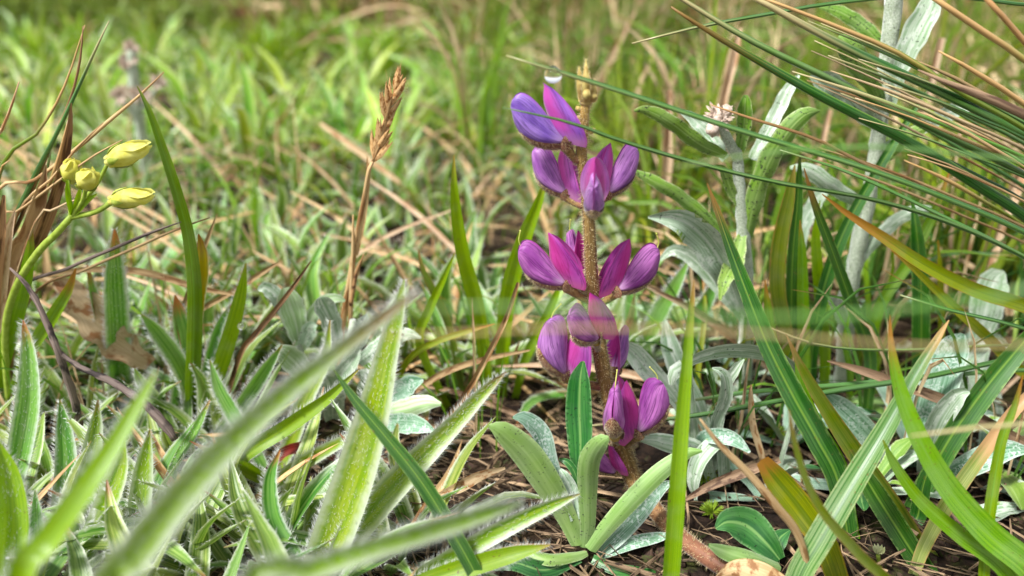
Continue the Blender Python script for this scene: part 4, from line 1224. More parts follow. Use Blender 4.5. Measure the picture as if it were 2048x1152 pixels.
# filler rosettes close by, left of the lupine
rg = random.Random(77)
for x, y in spread_points(44, (.165, .28), lambda px, py, x, y: -300 < px < 860 and (px < 470 or y < .185 or y > .262), rg, .017):
    rosette(x, y, 'grey', rg.randint(7, 10), rg.uniform(.026, .040), 'near rosette of grey-green hairy leaves ' + zone3(sees(x, y)), 'near hairy rosettes ' + zone3(sees(x, y)), spread=(.15, 1.0), rg_=rg)

for x, y in spread_points(12, (.125, .165), lambda px, py, x, y: -150 < px < 640, rg, .02):
    rosette(x, y, 'grey', rg.randint(6, 8), rg.uniform(.034, .046), 'rosette of grey hairy leaves crowded beneath the long slanting leaf', 'hairy rosettes beneath the long slanting leaf', spread=(.3, 1.1), dry=.1, rg_=rg)

def paddle_mesh(k, mat, under):
    rg_ = random.Random(500 + k)
    mb = MB()
    b = rg_.uniform(.3, .8)
    w = rg_.uniform(.2, .3)
    mb.ribbon([(0, 0, 0), (b * .2, 0, .35), (b * .55, rg_.uniform(-.05, .05), .7), (b, rg_.uniform(-.1, .1), 1 - b * .4)], [w * .4, w * .7, w, w * .15], n=10, cols=4, fold=rg_.uniform(.1, .5), normal=(-1, 0, .3), thick=.012, wave=.08, mb=1, seed=k)
    return mb.data('leaf', [mat, under])
PADDLES = [paddle_mesh(k, M[a], M[b]) for k, (a, b) in enumerate((('silver', 'speckled'), ('frosted', 'silver'), ('paddle', 'silver'), ('speckled', 'silver'), ('silver', 'silver_white'), ('paddle_top', 'paddle'), ('frosted', 'paddle')))]
for x, y in spread_points(34, (.186, .32), lambda px, py, x, y: px > 1260 and not (px < 1520 and py > 930), rg, .02):
    z = ground_z(x, y)
    under_ = 'under the needle grass' if sees(x, y)[0] > 1780 else ('between the woolly stems' if sees(x, y)[0] > 1500 else 'behind the arching white leaf')
    t = thing('paddle_rosette', (x, y, z), 'small rosette of silvery spoon-shaped leaves low ' + under_, 'plant', 'silvery spoon-leaved rosettes ' + under_)
    n = rg.randint(5, 8)
    for i in range(n):
        o = link('leaf', rg.choice(PADDLES), t)
        o.matrix_local = Matrix.Rotation(i * 6.283 / n + rg.gauss(0, .3), 4, 'Z') @ Matrix.Rotation(rg.uniform(.2, 1.2), 4, 'Y') @ Matrix.Scale(rg.uniform(.012, .03), 4)

# ------------------------------------------------------------------ grass blades, traced, left and centre
g = thing('grass_tuft', root_pt(380, 226), 'tall bowed green blade with a yellowing spotted leaf beside it', 'grass')
blade(g, [(274, 172, 205, 2), (296, 216, 205, 12), (326, 300, 206, 20), (352, 380, 207, 24), (376, 470, 210, 27), (388, 570, 213, 32), (388, 680, 217, 34), (384, 780, 221, 32)], 'grass', root=(382, 226), fold=.4, roll=.2)
blade(g, [(397, 468, 213, 3), (404, 500, 213, 22), (404, 550, 214, 28), (396, 610, 216, 28), (390, 700, 220, 24)], 'yellowed', root=(386, 226), name='spotted_leaf', fold=.4)
g = thing('grass_tuft', root_pt(20, 232), 'two broad upright green blades standing below the yellow buds', 'grass')
blade(g, [(64, 452, 214, 2), (60, 500, 215, 18), (48, 570, 217, 30), (26, 650, 220, 36), (0, 740, 224, 34)], 'grass_bright', root=(-10, 230), fold=.3)
blade(g, [(152, 536, 210, 3), (136, 580, 211, 20), (100, 640, 213, 28), (60, 700, 217, 28), (30, 780, 222, 24)], 'grass', root=(10, 230), fold=.4)
g = thing('grass_tuft', root_pt(975, 240), 'yellow-green upright blades left of the lupine with orange tips', 'grass')
blade(g, [(908, 310, 226, 2), (908, 370, 226, 16), (914, 440, 228, 26), (928, 520, 230, 32), (950, 600, 233, 34), (966, 690, 236, 30)], 'grass_bright', root=(975, 240), fold=.4, roll=.1)
blade(g, [(910, 505, 226, 2), (886, 560, 227, 14), (858, 620, 229, 20), (840, 690, 232, 20)], 'grass_bright', root=(900, 238), fold=.4)
blade(g, [(836, 498, 240, 2), (846, 540, 240, 12), (870, 590, 240, 18), (900, 660, 241, 16)], 'grass_browned', root=(930, 242), fold=.4)
g = thing('grass_tuft', root_pt(1010, 246), 'bright leaning blades crossing behind the lowest left lupine petals', 'grass')
blade(g, [(1096, 340, 238, 2), (1078, 400, 238, 20), (1050, 470, 239, 34), (1022, 560, 241, 40), (1008, 650, 243, 36)], 'grass_bright', root=(1000, 246), fold=.5, roll=.2)
blade(g, [(1130, 540, 236, 2), (1108, 600, 237, 16), (1080, 660, 239, 22), (1050, 720, 242, 20)], 'grass_bright', root=(1030, 246), fold=.4)
blade(g, [(990, 648, 222, 2), (930, 664, 223, 12), (870, 684, 225, 15), (820, 716, 228, 15), (794, 770, 232, 12)], 'grass_olive', root=(790, 236), fold=.5)
lone('grass_shoot', [(668, 740, 160, 3), (710, 800, 158, 20), (770, 872, 155, 30), (840, 960, 152, 36), (900, 1056, 149, 36), (960, 1170, 146, 34)], 'grass_dark', 'dark green blade slanting down across the furry leaves', 'grass', root=(985, 144), fold=.3)
lone('grass_shoot', [(1388, 560, 160, 2), (1382, 620, 159, 14), (1374, 720, 157, 24), (1364, 840, 154, 32), (1354, 980, 150, 38), (1344, 1120, 147, 38), (1338, 1190, 146, 36)], 'grass_bright', 'single bright green blade standing upright right before the lupine stem', 'grass', root=(1336, 145), fold=.3, roll=.3)

# dark wiry clump with a dead sheath at the far left
g = thing('wiry_tuft', root_pt(-40, 240), 'wiry dark grass clump with a dead brown sheath beside the yellow buds', 'grass')
for tr, mt in ((((218, 42, 216, 2), (186, 110, 216, 6), (150, 190, 217, 8), (112, 270, 219, 9), (70, 350, 222, 10), (20, 460, 226, 11), (-10, 560, 230, 11)), 'rush'),
               (((166, 52, 218, 2), (160, 120, 218, 5), (140, 200, 219, 6), (90, 320, 222, 8), (40, 440, 226, 9), (0, 540, 230, 9)), 'dead_brown'),
               (((328, 144, 210, 2), (280, 190, 211, 5), (220, 240, 213, 8), (150, 300, 216, 8), (70, 360, 221, 7), (-20, 420, 228, 7)), 'straw_brown'),
               (((245, 280, 206, 2), (190, 310, 208, 4), (120, 360, 212, 5), (40, 420, 218, 5), (-30, 470, 224, 5)), 'straw_brown'),
               (((206, 246, 208, 2), (160, 290, 210, 4), (110, 350, 213, 5), (20, 470, 222, 6)), 'straw_brown'),
               (((38, 164, 214, 3), (20, 220, 215, 6), (0, 270, 217, 8), (-20, 330, 220, 8)), 'straw'),
               (((170, 50, 224, 2), (130, 170, 224, 5), (80, 260, 225, 6), (-10, 380, 228, 9)), 'rush_olive'),
               (((420, 435, 210, 2), (350, 460, 212, 5), (260, 500, 215, 6), (170, 540, 218, 6), (60, 600, 224, 6)), 'straw_brown'),
               (((362, 444, 206, 2), (300, 466, 208, 6), (220, 500, 212, 7), (140, 535, 216, 7), (20, 600, 224, 7)), 'twig'),
               (((104, 286, 220, 2), (92, 350, 221, 7), (70, 420, 223, 8), (30, 520, 227, 8)), 'rush'),
               (((136, 240, 216, 2), (116, 320, 217, 8), (90, 390, 219, 9), (40, 500, 224, 10)), 'rush_olive'),
               (((20, 320, 214, 2), (10, 340, 214, 3), (-10, 370, 216, 4)), 'rush_olive'),
               (((196, 394, 204, 2), (150, 400, 206, 4), (110, 420, 209, 5), (60, 470, 214, 5)), 'straw')):
    round_blade(g, list(tr), mt, root=(-40 + rnd.uniform(-20, 20), 238))
blade(g, [(142, 206, 212, 3), (138, 260, 212, 16), (124, 340, 213, 24), (104, 410, 215, 28), (76, 480, 218, 30), (40, 560, 223, 26)], 'dead_brown', root=(0, 236), name='dead_sheath', fold=.7, roll=.3)
blade(g, [(92, 330, 216, 3), (80, 400, 216, 30), (56, 470, 219, 36), (20, 540, 224, 30)], 'straw_brown', root=(-20, 238), name='dead_sheath', fold=.5)
blade(g, [(30, 420, 212, 3), (12, 480, 212, 26), (0, 560, 215, 34), (-10, 680, 222, 30)], 'straw_pink', root=(-30, 236), name='dead_sheath', fold=.5)
blade(g, [(8, 390, 210, 6), (2, 450, 210, 22), (-8, 540, 213, 28)], 'dead_brown', root=(-30, 234), name='dead_sheath', fold=.5)

# forked grey twig and dead straws lying about
tw = thing('twig', W(150, 800, 204), 'forked grey twig leaning among the hairy leaves', 'twig')
for tr in (((20, 536, 204, 4.3), (50, 566, 203, 9.4), (74, 604, 202, 11.5), (100, 660, 201, 13.7), (122, 720, 200, 14.4), (146, 790, 202, 15.8), (160, 850, 204, 13)), ((112, 700, 201, 10.1), (160, 734, 198, 11.5), (220, 762, 194, 14.4), (280, 800, 190, 17.3), (330, 850, 187, 18.7), (350, 880, 186, 13))):
    P, wd = pts_of(list(tr)); mb = MB(); mb.tube(P, [w * .5 for w in wd], n=26, sides=8, bumps=.45); part('branch', mb, M['twig'], tw)
lone('dead_grass_blade', [(86, 552, 230, 8), (160, 540, 229, 12), (250, 540, 228, 16), (320, 552, 228, 16), (390, 574, 228, 14), (470, 590, 229, 6)], 'straw_brown', 'brown straw bent across behind the tall orange-tipped leaf', 'straw', fold=.5)
lone('dead_grass_blade', [(622, 522, 222, 3), (586, 574, 221, 10), (548, 624, 219, 13), (508, 672, 217, 14), (478, 716, 217, 12)], 'dead_brown', 'stiff dark brown blade leaning over the silvery sprig', 'straw', root=(430, 224), fold=.7)
lone('dead_grass_blade', [(556, 526, 236, 6), (520, 548, 236, 12), (470, 580, 236, 13), (400, 620, 237, 12)], 'straw_brown', 'split tan straw lying behind the silvery sprig', 'straw', fold=.6)
lone('dead_grass_blade', [(434, 428, 228, 2), (418, 470, 228, 9), (400, 520, 228, 10), (372, 600, 229, 12), (340, 690, 231, 13)], 'straw_brown', 'thin brown straw standing behind the spotted yellow leaf', 'straw', root=(325, 234), fold=.6)
lone('dead_grass_blade', [(1036, 566, 204, 8), (1014, 632, 205, 12), (978, 706, 207, 14), (930, 790, 210, 14), (870, 868, 214, 12), (850, 900, 215, 8)], 'straw_brown', 'split brown straw leaning against the lupine from the litter', 'straw', fold=.7)
lone('dead_grass_blade', [(1060, 700, 222, 4), (980, 716, 222, 12), (900, 740, 223, 15), (830, 780, 225, 14)], 'straw_brown', 'tan straw lying across behind the leaning brown straw', 'straw', fold=.5)
lone('dead_leaf', [(110, 560, 232, 20), (150, 590, 230, 60), (190, 640, 228, 76), (240, 690, 229, 70), (300, 730, 232, 30)], 'straw', 'broad crumpled straw leaf under the orange-tipped leaf', 'leaf', fold=.4, wave=.3)
lone('dead_leaf', [(1010, 936, 184, 6), (960, 952, 182, 22), (920, 974, 181, 26), (880, 990, 181, 12)], 'straw', 'pale split straw leaf on the bare soil left of the paddle leaves', 'leaf', fold=.5)
lone('dead_grass_blade', [(1400, 838, 150, 4), (1440, 890, 150, 12), (1500, 950, 150, 16), (1550, 1010, 150, 18), (1600, 1080, 151, 16)], 'straw_brown', 'blurred brown stalk slanting down right of the upright bright blade', 'straw', root=(1640, 152), tube=True)
lone('dead_grass_blade', [(1578, 820, 138, 3), (1588, 880, 138, 12), (1612, 960, 137, 16), (1650, 1030, 136, 20), (1720, 1110, 135, 24), (1790, 1190, 135, 24)], 'grass_browned', 'rusty-tipped blade curving up between the pale and the striped blade', 'grass', root=(1810, 135))
lone('dead_grass_blade', [(1370, 1000, 186, 8), (1420, 972, 186, 20), (1490, 944, 187, 24), (1560, 920, 189, 14)], 'dead_red', 'reddish dry blade lying on the soil by the moss', 'straw', fold=.5)
lone('dead_grass_blade', [(1655, 722, 206, 4), (1720, 740, 204, 18), (1800, 768, 202, 22), (1900, 806, 200, 26), (2000, 860, 198, 26), (2080, 905, 197, 24)], 'dead_red', 'reddish dry blade lying through the tuft below the woolly stem', 'straw', fold=.5)
lone('dead_grass_blade', [(1502, 770, 196, 4), (1502, 800, 196, 12), (1506, 850, 197, 16), (1526, 920, 198, 14)], 'straw', 'short upright straw under the arching white leaf', 'straw', root=(1534, 200), fold=.5)

# ------------------------------------------------------------------ striped grass tufts on the right
g = thing('striped_tuft', root_pt(1690, 178), 'tuft of broad striped dark green blades leaning over the white leaf', 'grass')
blade(g, [(1414, 366, 196, 2), (1434, 420, 195, 14), (1462, 500, 193, 25), (1496, 590, 190, 36), (1536, 690, 187, 45), (1586, 790, 184, 52), (1636, 880, 181, 55), (1676, 960, 179, 52)], 'grass_dark', root=(1700, 177), fold=.45, roll=.15)
blade(g, [(1572, 668, 176, 2), (1606, 740, 176, 20), (1660, 830, 176, 34), (1720, 920, 176, 44), (1790, 1020, 175, 46), (1850, 1110, 172, 42)], 'grass_browned', root=(1880, 170), fold=.5)
blade(g, [(1590, 700, 186, 2), (1604, 780, 186, 24), (1634, 860, 184, 40), (1676, 940, 181, 44)], 'grass', root=(1706, 177), fold=.4)
blade(g, [(1524, 920, 162, 30), (1556, 962, 162, 56), (1600, 1016, 161, 60), (1650, 1090, 159, 54)], 'grass_olive', root=(1690, 157), fold=.3, name='torn_blade')
blade(g, [(1700, 900, 172, 10), (1740, 970, 171, 44), (1790, 1050, 169, 50), (1850, 1140, 166, 44)], 'grass_dark', root=(1880, 164), fold=.4)
g = thing('pale_tuft', root_pt(1560, 148), 'pale two-toned folded blade with an orange tip crossing the striped tuft', 'grass')
blade(g, [(1898, 640, 172, 2), (1876, 676, 171, 16), (1830, 752, 168, 28), (1770, 860, 163, 44), (1700, 976, 157, 56), (1640, 1080, 152, 60), (1596, 1160, 149, 56)], 'grass_pale', root=(1580, 147), fold=.5, roll=-.2)
g = thing('bowed_tuft', root_pt(2120, 146), 'tuft whose thick green blades bow up in front of the frosted leaf', 'grass')
blade(g, [(1780, 630, 162, 2), (1782, 690, 161, 14), (1800, 780, 159, 30), (1840, 880, 156, 42), (1900, 980, 153, 52), (1980, 1070, 150, 60), (2070, 1150, 147, 60)], 'grass', root=(2110, 145), fold=.35, roll=.2)
blade(g, [(1766, 880, 160, 3), (1790, 930, 159, 20), (1840, 1000, 157, 28), (1920, 1070, 154, 36), (2010, 1140, 150, 38)], 'grass', root=(2080, 147), fold=.4)
blade(g, [(2046, 750, 160, 2), (2030, 810, 160, 14), (2004, 880, 159, 22), (1986, 980, 157, 26), (1972, 1090, 154, 26)], 'grass', root=(1968, 152), fold=.6)
g = thing('striped_tuft', root_pt(1800, 190), 'dark striped blade leaning out to the edge behind the bowed blades', 'grass')
blade(g, [(2120, 600, 196, 4), (2044, 690, 195, 40), (1970, 780, 193, 52), (1900, 880, 191, 52), (1850, 970, 190, 46)], 'grass_dark', root=(1825, 189), fold=.4, roll=.3)
blade(g, [(1880, 900, 184, 4), (1850, 960, 184, 30), (1836, 1030, 184, 36)], 'grass_dark', root=(1830, 183), fold=.4)
lone('grass_shoot', [(2080, 770, 170, 20), (2030, 820, 169, 26), (1970, 900, 168, 30), (1900, 1000, 167, 34), (1850, 1090, 166, 30)], 'grass_fading', 'fading green blade with an orange upper half before the dark striped blade', 'grass', root=(1830, 164), fold=.5)
g = thing('olive_tuft', root_pt(2250, 215), 'yellow-olive blades arching in over the dead stems beside the woolly stem', 'grass')
blade(g, [(1644, 388, 214, 2), (1690, 424, 213, 12), (1760, 470, 212, 22), (1850, 530, 211, 28), (1950, 580, 211, 32), (2050, 612, 211, 32), (2150, 660, 212, 30)], 'grass_olive', root=(2240, 215), fold=.4)
blade(g, [(1782, 500, 222, 2), (1830, 540, 221, 12), (1900, 606, 219, 20), (1970, 670, 218, 24), (2040, 740, 217, 24), (2130, 800, 216, 20)], 'grass_olive', root=(2240, 216), fold=.4)
g = thing('upright_tuft', root_pt(1610, 240), 'upright dark green blades between the two woolly stems', 'grass')
for tr, mt in ((((1590, 330, 226, 3), (1578, 400, 226, 28), (1560, 490, 228, 36), (1556, 580, 230, 36), (1574, 690, 234, 32)), 'grass_browned'),
               (((1600, 300, 232, 2), (1596, 400, 232, 22), (1586, 520, 234, 30), (1584, 640, 236, 30)), 'grass_dark'),
               (((1600, 440, 224, 2), (1604, 500, 225, 18), (1606, 600, 229, 26), (1608, 720, 235, 28)), 'grass'),
               (((1608, 336, 216, 2), (1630, 410, 217, 16), (1664, 500, 219, 24), (1704, 610, 223, 28), (1740, 710, 228, 28)), 'grass_dark'),
               (((1860, 170, 244, 2), (1810, 250, 243, 16), (1750, 350, 241, 24), (1690, 460, 239, 28), (1650, 570, 238, 30), (1626, 690, 238, 28)), 'grass_dark'),
               (((1640, 400, 240, 2), (1632, 480, 240, 20), (1640, 580, 240, 26), (1650, 700, 240, 24)), 'grass_bright'),
               (((1530, 560, 222, 2), (1536, 620, 223, 18), (1548, 700, 226, 24), (1570, 780, 230, 20)), 'grass'),
               (((1824, 396, 232, 2), (1834, 470, 232, 26), (1842, 580, 234, 36), (1842, 700, 237, 36)), 'grass_dark'),
               (((1900, 340, 246, 2), (1870, 420, 245, 18), (1820, 520, 244, 24), (1750, 640, 243, 24)), 'grass'),
               (((1876, 480, 238, 2), (1882, 560, 238, 14), (1884, 680, 240, 16)), 'grass_olive'),
               (((1700, 620, 238, 2), (1690, 680, 238, 14), (1700, 740, 240, 16)), 'grass')):
    blade(g, list(tr), mt, root=(tr[-1][0] + rnd.uniform(-6, 6), tr[-1][2] + 4), fold=rnd.uniform(.3, .6), roll=rnd.uniform(-.3, .3))

# ------------------------------------------------------------------ needle grass reaching in from the right
nt = thing('needle_tussock', root_pt(2560, 245), 'wiry needle grass tussock sending long dark needles across towards the lupine', 'grass')
NR = (2560, 240)
def needle(tr, mat, ex=None):
    x0, y0, Y0, w0 = tr[-1]
    xa, ya = tr[-2][0], tr[-2][1]
    sl = (y0 - ya) / (x0 - xa)
    mid = (x0 + 260, y0 + sl * 260 + 26, Y0 + 8, w0)
    mb_root = (2560 + rnd.uniform(-50, 60), 245 + rnd.uniform(-12, 12))
    round_blade(nt, list(tr) + [mid], mat, root=mb_root, name='needle')
needle([(1012, 111, 178, 3), (1100, 138, 178, 9), (1240, 182, 179, 11), (1483, 262, 181, 12), (1726, 335, 184, 12), (1900, 400, 187, 12), (2060, 470, 190, 12)], 'rush')
needle([(1005, 215, 180, 2), (1140, 245, 180, 7), (1240, 281, 181, 9), (1400, 328, 183, 10), (1560, 366, 185, 10), (1740, 398, 188, 10), (1900, 446, 191, 10), (2060, 520, 195, 10)], 'rush')
needle([(1318, -30, 206, 8), (1500, 80, 207, 13), (1677, 166, 209, 14), (1775, 214, 210, 14), (1920, 284, 212, 14), (2060, 356, 215, 14)], 'rush')
needle([(1342, 14, 198, 4), (1434, 73, 199, 12), (1629, 185, 201, 20), (1823, 287, 204, 23), (1969, 379, 207, 23), (2060, 440, 210, 22)], 'grass_dark')
needle([(1480, -20, 204, 10), (1677, 87, 206, 17), (1872, 180, 208, 18), (2060, 278, 211, 18)], 'rush')
needle([(1520, -6, 200, 6), (1663, 49, 201, 9), (1799, 107, 203, 11), (1920, 185, 205, 11), (2060, 264, 208, 11)], 'rush_olive')
needle([(1850, -16, 196, 10), (1945, 49, 197, 13), (2060, 128, 199, 13)], 'rush_olive')
needle([(1960, -16, 190, 10), (2060, 96, 192, 12)], 'rush_orange')
needle([(1264, 87, 212, 3), (1400, 53, 213, 7), (1532, 29, 214, 8), (1677, 5, 215, 8), (1860, -8, 216, 8), (2060, 12, 218, 8)], 'rush')
needle([(1836, 140, 190, 3), (1900, 168, 190, 12), (1969, 194, 191, 18), (2060, 236, 192, 20)], 'dead_red')
needle([(1420, 209, 206, 2), (1500, 236, 206, 6), (1629, 277, 207, 7), (1726, 326, 208, 7), (1900, 400, 210, 7), (2060, 466, 213, 7)], 'rush_orange')
needle([(1560, 300, 196, 3), (1700, 346, 197, 7), (1860, 420, 199, 8), (2060, 520, 202, 9)], 'rush')
needle([(1877, 102, 206, 3), (1945, 141, 207, 10), (2060, 216, 209, 11)], 'rush_olive')
needle([(1346, 335, 118, 3), (1450, 318, 118, 7), (1580, 301, 119, 8), (1750, 294, 121, 8), (1872, 304, 123, 8), (2060, 325, 127, 8)], 'rush_near')
needle([(1800, 590, 208, 4), (1900, 620, 206, 8), (2060, 660, 205, 9)], 'rush')
needle([(1130, 856, 200, 3), (1360, 835, 198, 9), (1500, 812, 198, 11), (1680, 780, 199, 12), (1850, 754, 201, 12), (2060, 712, 206, 11)], 'rush')
needle([(1350, 806, 206, 4), (1500, 784, 206, 10), (1700, 768, 207, 10), (1880, 752, 209, 10), (2060, 740, 212, 9)], 'rush')
needle([(1500, 640, 212, 2), (1640, 690, 213, 5), (1800, 700, 214, 6), (2060, 690, 218, 6)], 'rush')
rg = random.Random(41)
for i in range(26):
    y1 = rg.uniform(235, 500)
    x0 = rg.uniform(1540, 1860)
    sl = rg.uniform(.36, .56)
    y0 = y1 - sl * (2060 - x0)
    Y = rg.uniform(196, 236)
    w = rg.uniform(4, 9)
    needle([(x0, y0, Y, 2), (x0 * .66 + 2060 * .34, y0 * .66 + y1 * .34 - 8, Y + 1, w), (x0 * .33 + 2060 * .67, y0 * .33 + y1 * .67 - 6, Y + 3, w), (2060, y1, Y + 6, w)], rg.choice(['rush', 'rush', 'rush', 'rush_olive', 'straw', 'straw_brown', 'rush_near']))
# two needles close to the lens, blurred bands before the lupine
needle([(780, 622, 76, 3), (1000, 612, 75, 9), (1300, 622, 74, 12), (1600, 638, 74, 13), (1850, 612, 75, 13), (2060, 586, 78, 12)], 'rush_near')
needle([(770, 672, 84, 3), (900, 668, 83, 6), (1100, 656, 82, 7), (1400, 660, 82, 8), (1620, 676, 82, 8), (1850, 694, 84, 8), (2060, 690, 87, 8)], 'rush_fading')
needle([(1820, 872, 112, 3), (1900, 862, 112, 8), (2060, 846, 114, 9)], 'rush')

# ------------------------------------------------------------------ stout dead stalks standing behind
for tr, root, lab in (
    (((1338, 180, 330, 12), (1334, 300, 331, 26), (1326, 420, 333, 28), (1322, 520, 335, 28)), (1320, 338), 'straight pinkish dead stalk standing just behind the upper lupine flowers'),
    (((1480, 56, 345, 10), (1466, 120, 345, 22), (1446, 200, 346, 22), (1436, 300, 348, 20)), (1425, 352), 'leaning pinkish dead stalk behind the dried flower head'),
    (((1884, 76, 330, 16), (1860, 170, 330, 22), (1836, 260, 331, 26), (1820, 380, 333, 26), (1816, 480, 336, 24)), (1812, 340), 'thick pale dead stalk leaning behind the tall white stem'),
    (((2090, 260, 290, 20), (2040, 350, 290, 34), (1996, 450, 291, 38), (1960, 570, 293, 36)), (1930, 298), 'broad pale dead stem at the edge behind the olive blades'),
    (((1660, 220, 320, 10), (1640, 300, 321, 18), (1620, 400, 323, 20)), (1600, 330), 'short pinkish dead stalk between the two woolly stems'),
    (((1926, 240, 300, 8), (1906, 330, 300, 16), (1900, 440, 302, 18), (1890, 560, 305, 18)), (1885, 310), 'thin orange dead stalk behind the olive blades')):
    lone('dead_stalk', list(tr), 'straw_pink', lab, 'straw', root=root, fold=.8, roll=.3, wave=.12)
rg = random.Random(55)
for i in range(46):
    px = rg.uniform(1200, 2060)
    Y = rg.uniform(235, 420)
    b = root_pt(px, Y)
    L_ = rg.uniform(.03, .09)
    a = rg.uniform(0, 6.28)
    el = rg.uniform(.05, .9)
    d = np.array([math.cos(a) * math.cos(el), math.sin(a) * math.cos(el) * .5, math.sin(el)])
    mb = MB()
    p = np.array(b) + np.array([0, 0, rg.uniform(.004, .02)])
    w = rg.uniform(.0010, .0032)
    mb.ribbon([p - d * .01, p + d * L_ * .5 + np.array([0, 0, .003]), p + d * L_], [w, w, w * .2], n=10, fold=.5, thick=.0003, roll=rg.uniform(-.5, .5))
    single('dead_grass_blade', mb, M[rg.choice(['straw', 'straw_brown', 'straw_pink', 'dead_red'])], b, 'dead straw blade tangled under the woolly plants and needle grass', 'straw', 'dead straws tangled under the woolly plants')
for i in range(30):
    px = rg.uniform(450, 1080); Y = rg.uniform(178, 300)
    b = root_pt(px, Y)
    L_ = rg.uniform(.02, .06)
    a = rg.gauss(2.7, .5)
    d = np.array([math.cos(a), math.sin(a) * .6, rg.uniform(0, .2)])
    mb = MB()
    p = np.array(b) + np.array([0, 0, rg.uniform(.002, .006)])
    w = rg.uniform(.0009, .0022)
    mb.ribbon([p, p + d * L_ * .5 + np.array([0, 0, .002]), p + d * L_], [w, w, w * .4], n=10, fold=.5, thick=.0003, roll=rg.uniform(-.5, .5))
    single('dead_grass_blade', mb, M[rg.choice(['straw', 'straw_brown', 'straw_brown', 'dead_red'])], b, 'dead straw blade lying on the soil left of the lupine', 'straw', 'dead straws on the soil left of the lupine')

for tr, lab in ((((640, 246, 420, 8), (690, 282, 415, 14), (740, 320, 410, 14), (800, 366, 405, 10)), 'long pale straw lying slantwise behind the spikelet head'),
                (((560, 120, 980, 6), (640, 60, 960, 10), (720, 22, 950, 12), (800, 10, 945, 8), (880, 40, 940, 5)), 'arching pale straw over the brown far patch'),
                (((620, 90, 900, 6), (700, 70, 895, 12), (790, 46, 890, 14), (860, 30, 885, 6)), 'orange-tan straw leaning on the brown far patch'),
                (((1140, 10, 640, 8), (1130, 90, 645, 16), (1150, 170, 650, 14)), 'grey-green straw bowing behind the lupine tip'),
                (((1270, 20, 520, 8), (1220, 120, 520, 16), (1170, 230, 525, 14), (1120, 330, 530, 10)), 'pale straw slanting behind the upper lupine stem')):
    lone('dead_grass_blade', list(tr), 'straw', lab, 'straw', fold=.4)

for i in range(60):
    px = rg.uniform(-40, 1010); Y = rg.uniform(238, 520)
    b = root_pt(px, Y)
    L_ = rg.uniform(.025, .07)
    a = rg.uniform(0, 6.28) if rg.random() < .5 else rg.gauss(2.6, .4)
    d = np.array([math.cos(a), math.sin(a) * .6, rg.uniform(.05, .6)])
    mb = MB()
    p = np.array(b) + np.array([0, 0, rg.uniform(.006, .018)])
    w = rg.uniform(.0009, .0024)
    mb.ribbon([p, p + d * L_ * .5 + np.array([0, 0, .003]), p + d * L_], [w, w, w * .3], n=9, fold=.5, thick=.0003, roll=rg.uniform(-.5, .5))
    single('dead_grass_blade', mb, M[rg.choice(['straw', 'straw', 'straw_brown', 'straw_pink'])], b, 'tan straw blade caught in the hairy turf ' + zone(px), 'straw', 'tan straws caught in the turf ' + zone(px))

# pale dried flower stalk blurred behind the yellow buds
df = thing('dried_flower_stalk', root_pt(290, 470), 'blurred whitish dried flower stalk behind the yellow buds', 'flower')
round_blade(df, [(262, 100, 440, 20), (268, 170, 442, 24), (280, 250, 446, 22), (290, 330, 452, 18)], 'felt', root=(292, 470), name='stalk')
for bx, by, rr in ((262, 96, 18), (258, 120, 20), (318, 166, 20), (240, 190, 22), (270, 190, 20), (252, 130, 16), (290, 190, 16)):
    mb = MB(); c = np.array(W(bx, by, 440)); rr *= mpp(Vector(c))
    for _ in range(40):
        d = unit([rnd.gauss(0, 1), rnd.gauss(0, 1), rnd.gauss(.5, 1)])
        mb.ribbon([c + d * rr * .1, c + d * rr * .6, c + d * rr * rnd.uniform(.8, 1.2)], [rr * .2, rr * .4, rr * .05], n=4, cols=2, fold=.3)
    part('flower_head', mb, M['dryflower'], df)
for a, b in (((318, 170), (276, 230)), ((240, 192), (274, 240))):
    round_blade(df, [(*a, 440, 8), (*b, 444, 10)], 'felt', name='branch')

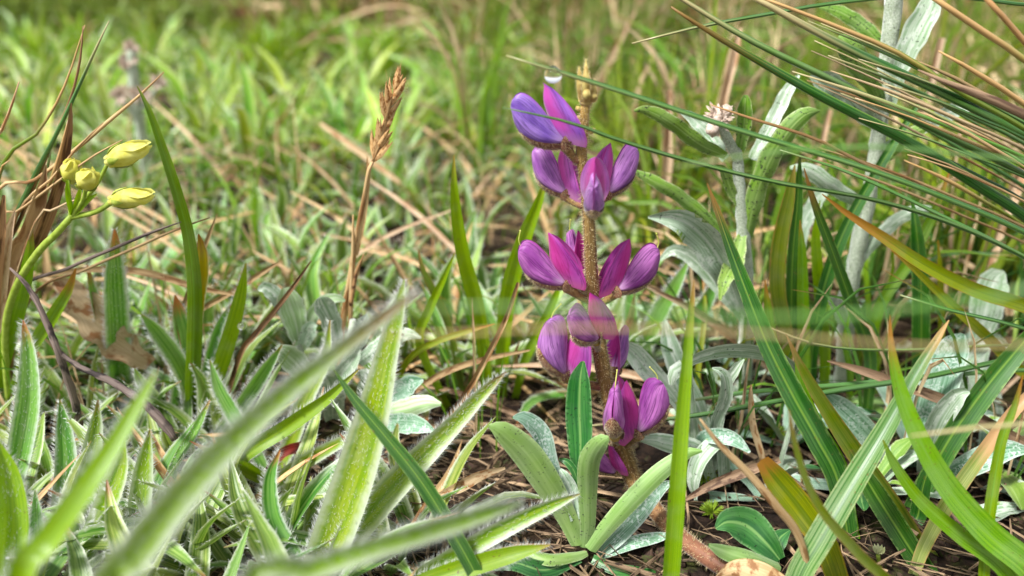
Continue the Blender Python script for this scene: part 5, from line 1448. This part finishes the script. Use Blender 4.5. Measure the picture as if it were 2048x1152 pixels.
# ------------------------------------------------------------------ moss, daisy bud, dew
def moss(px, py, s, label):
    c = G(px, py, .001)
    rg_ = random.Random(int(px))
    mb = MB()
    for i in range(70):
        d = unit([rg_.gauss(0, 1), rg_.gauss(0, 1), abs(rg_.gauss(.5, .7))])
        p = np.array(c) + d * .0005
        mb.ribbon([p, p + d * .0016 * s, p + d * .0034 * s], [.0003 * s, .0005 * s, .00005], n=4, cols=2, fold=.4)
    single('moss_tuft', mb, M['moss'], c, label, 'moss')
moss(1408, 955, 1.2, 'starry green moss tuft beside the reddish dry blade')
moss(1424, 1024, .8, 'small flat moss tuft on soil under the reddish dry blade')
moss(1552, 870, .9, 'tiny moss tuft under the striped blades')

bd = thing('white_bud', root_pt(1764, 168), 'tiny whitish flower bud low among the striped blades', 'flower')
round_blade(bd, [(1756, 1110, 166, 8), (1760, 1140, 167, 8)], 'yellow_stalk', root=(1764, 168), name='stalk')
bc = np.array(W(1756, 1106, 166))
for i in range(9):
    q = i * .698
    o1 = np.array([math.cos(q), math.sin(q), .9])
    mb = MB(); mb.ribbon([bc, bc + o1 * .0009, bc + o1 * .0013 + np.array([0, 0, .0005])], [.0006, .0010, .0001], n=6, fold=.3, thick=.0002, normal=(0, -.6, .8))
    part('petal', mb, M['cream'], bd)

def dewdrop(px, py, Y, rpx, label, hang=True):
    c = np.array(W(px, py, Y)); r_ = rpx * mpp(Vector(c))
    mb = MB()
    rows_ = []
    for i in range(21):
        th = math.pi * i / 20
        z = -math.cos(th)
        rr = math.sin(th) * (1 - (.22 * max(z, 0) ** 2 if hang else 0))
        rr = max(rr, .002)
        zz = z * (.92 if z < 0 else 1.0)
        rows_.append([c + np.array([math.cos(6.2832 * k / 32) * rr, math.sin(6.2832 * k / 32) * rr, zz]) * r_ for k in range(32)])
    mb.grid(rows_, [k / 32 for k in range(32)], [i / 20 for i in range(21)], close=True)
    return single('dew_drop', mb, M['water'], c, label, 'drop')
dewdrop(1106, 150, 178.2, 18, 'clear water drop hanging from the needle tip above the lupine')
dewdrop(484, 652, 217, 9, 'clear water drop on the bright folded leaf by the dark brown blade')
dewdrop(1126, 640, 75.4, 9, 'small water drop clinging to the pale needle that crosses before the lupine')
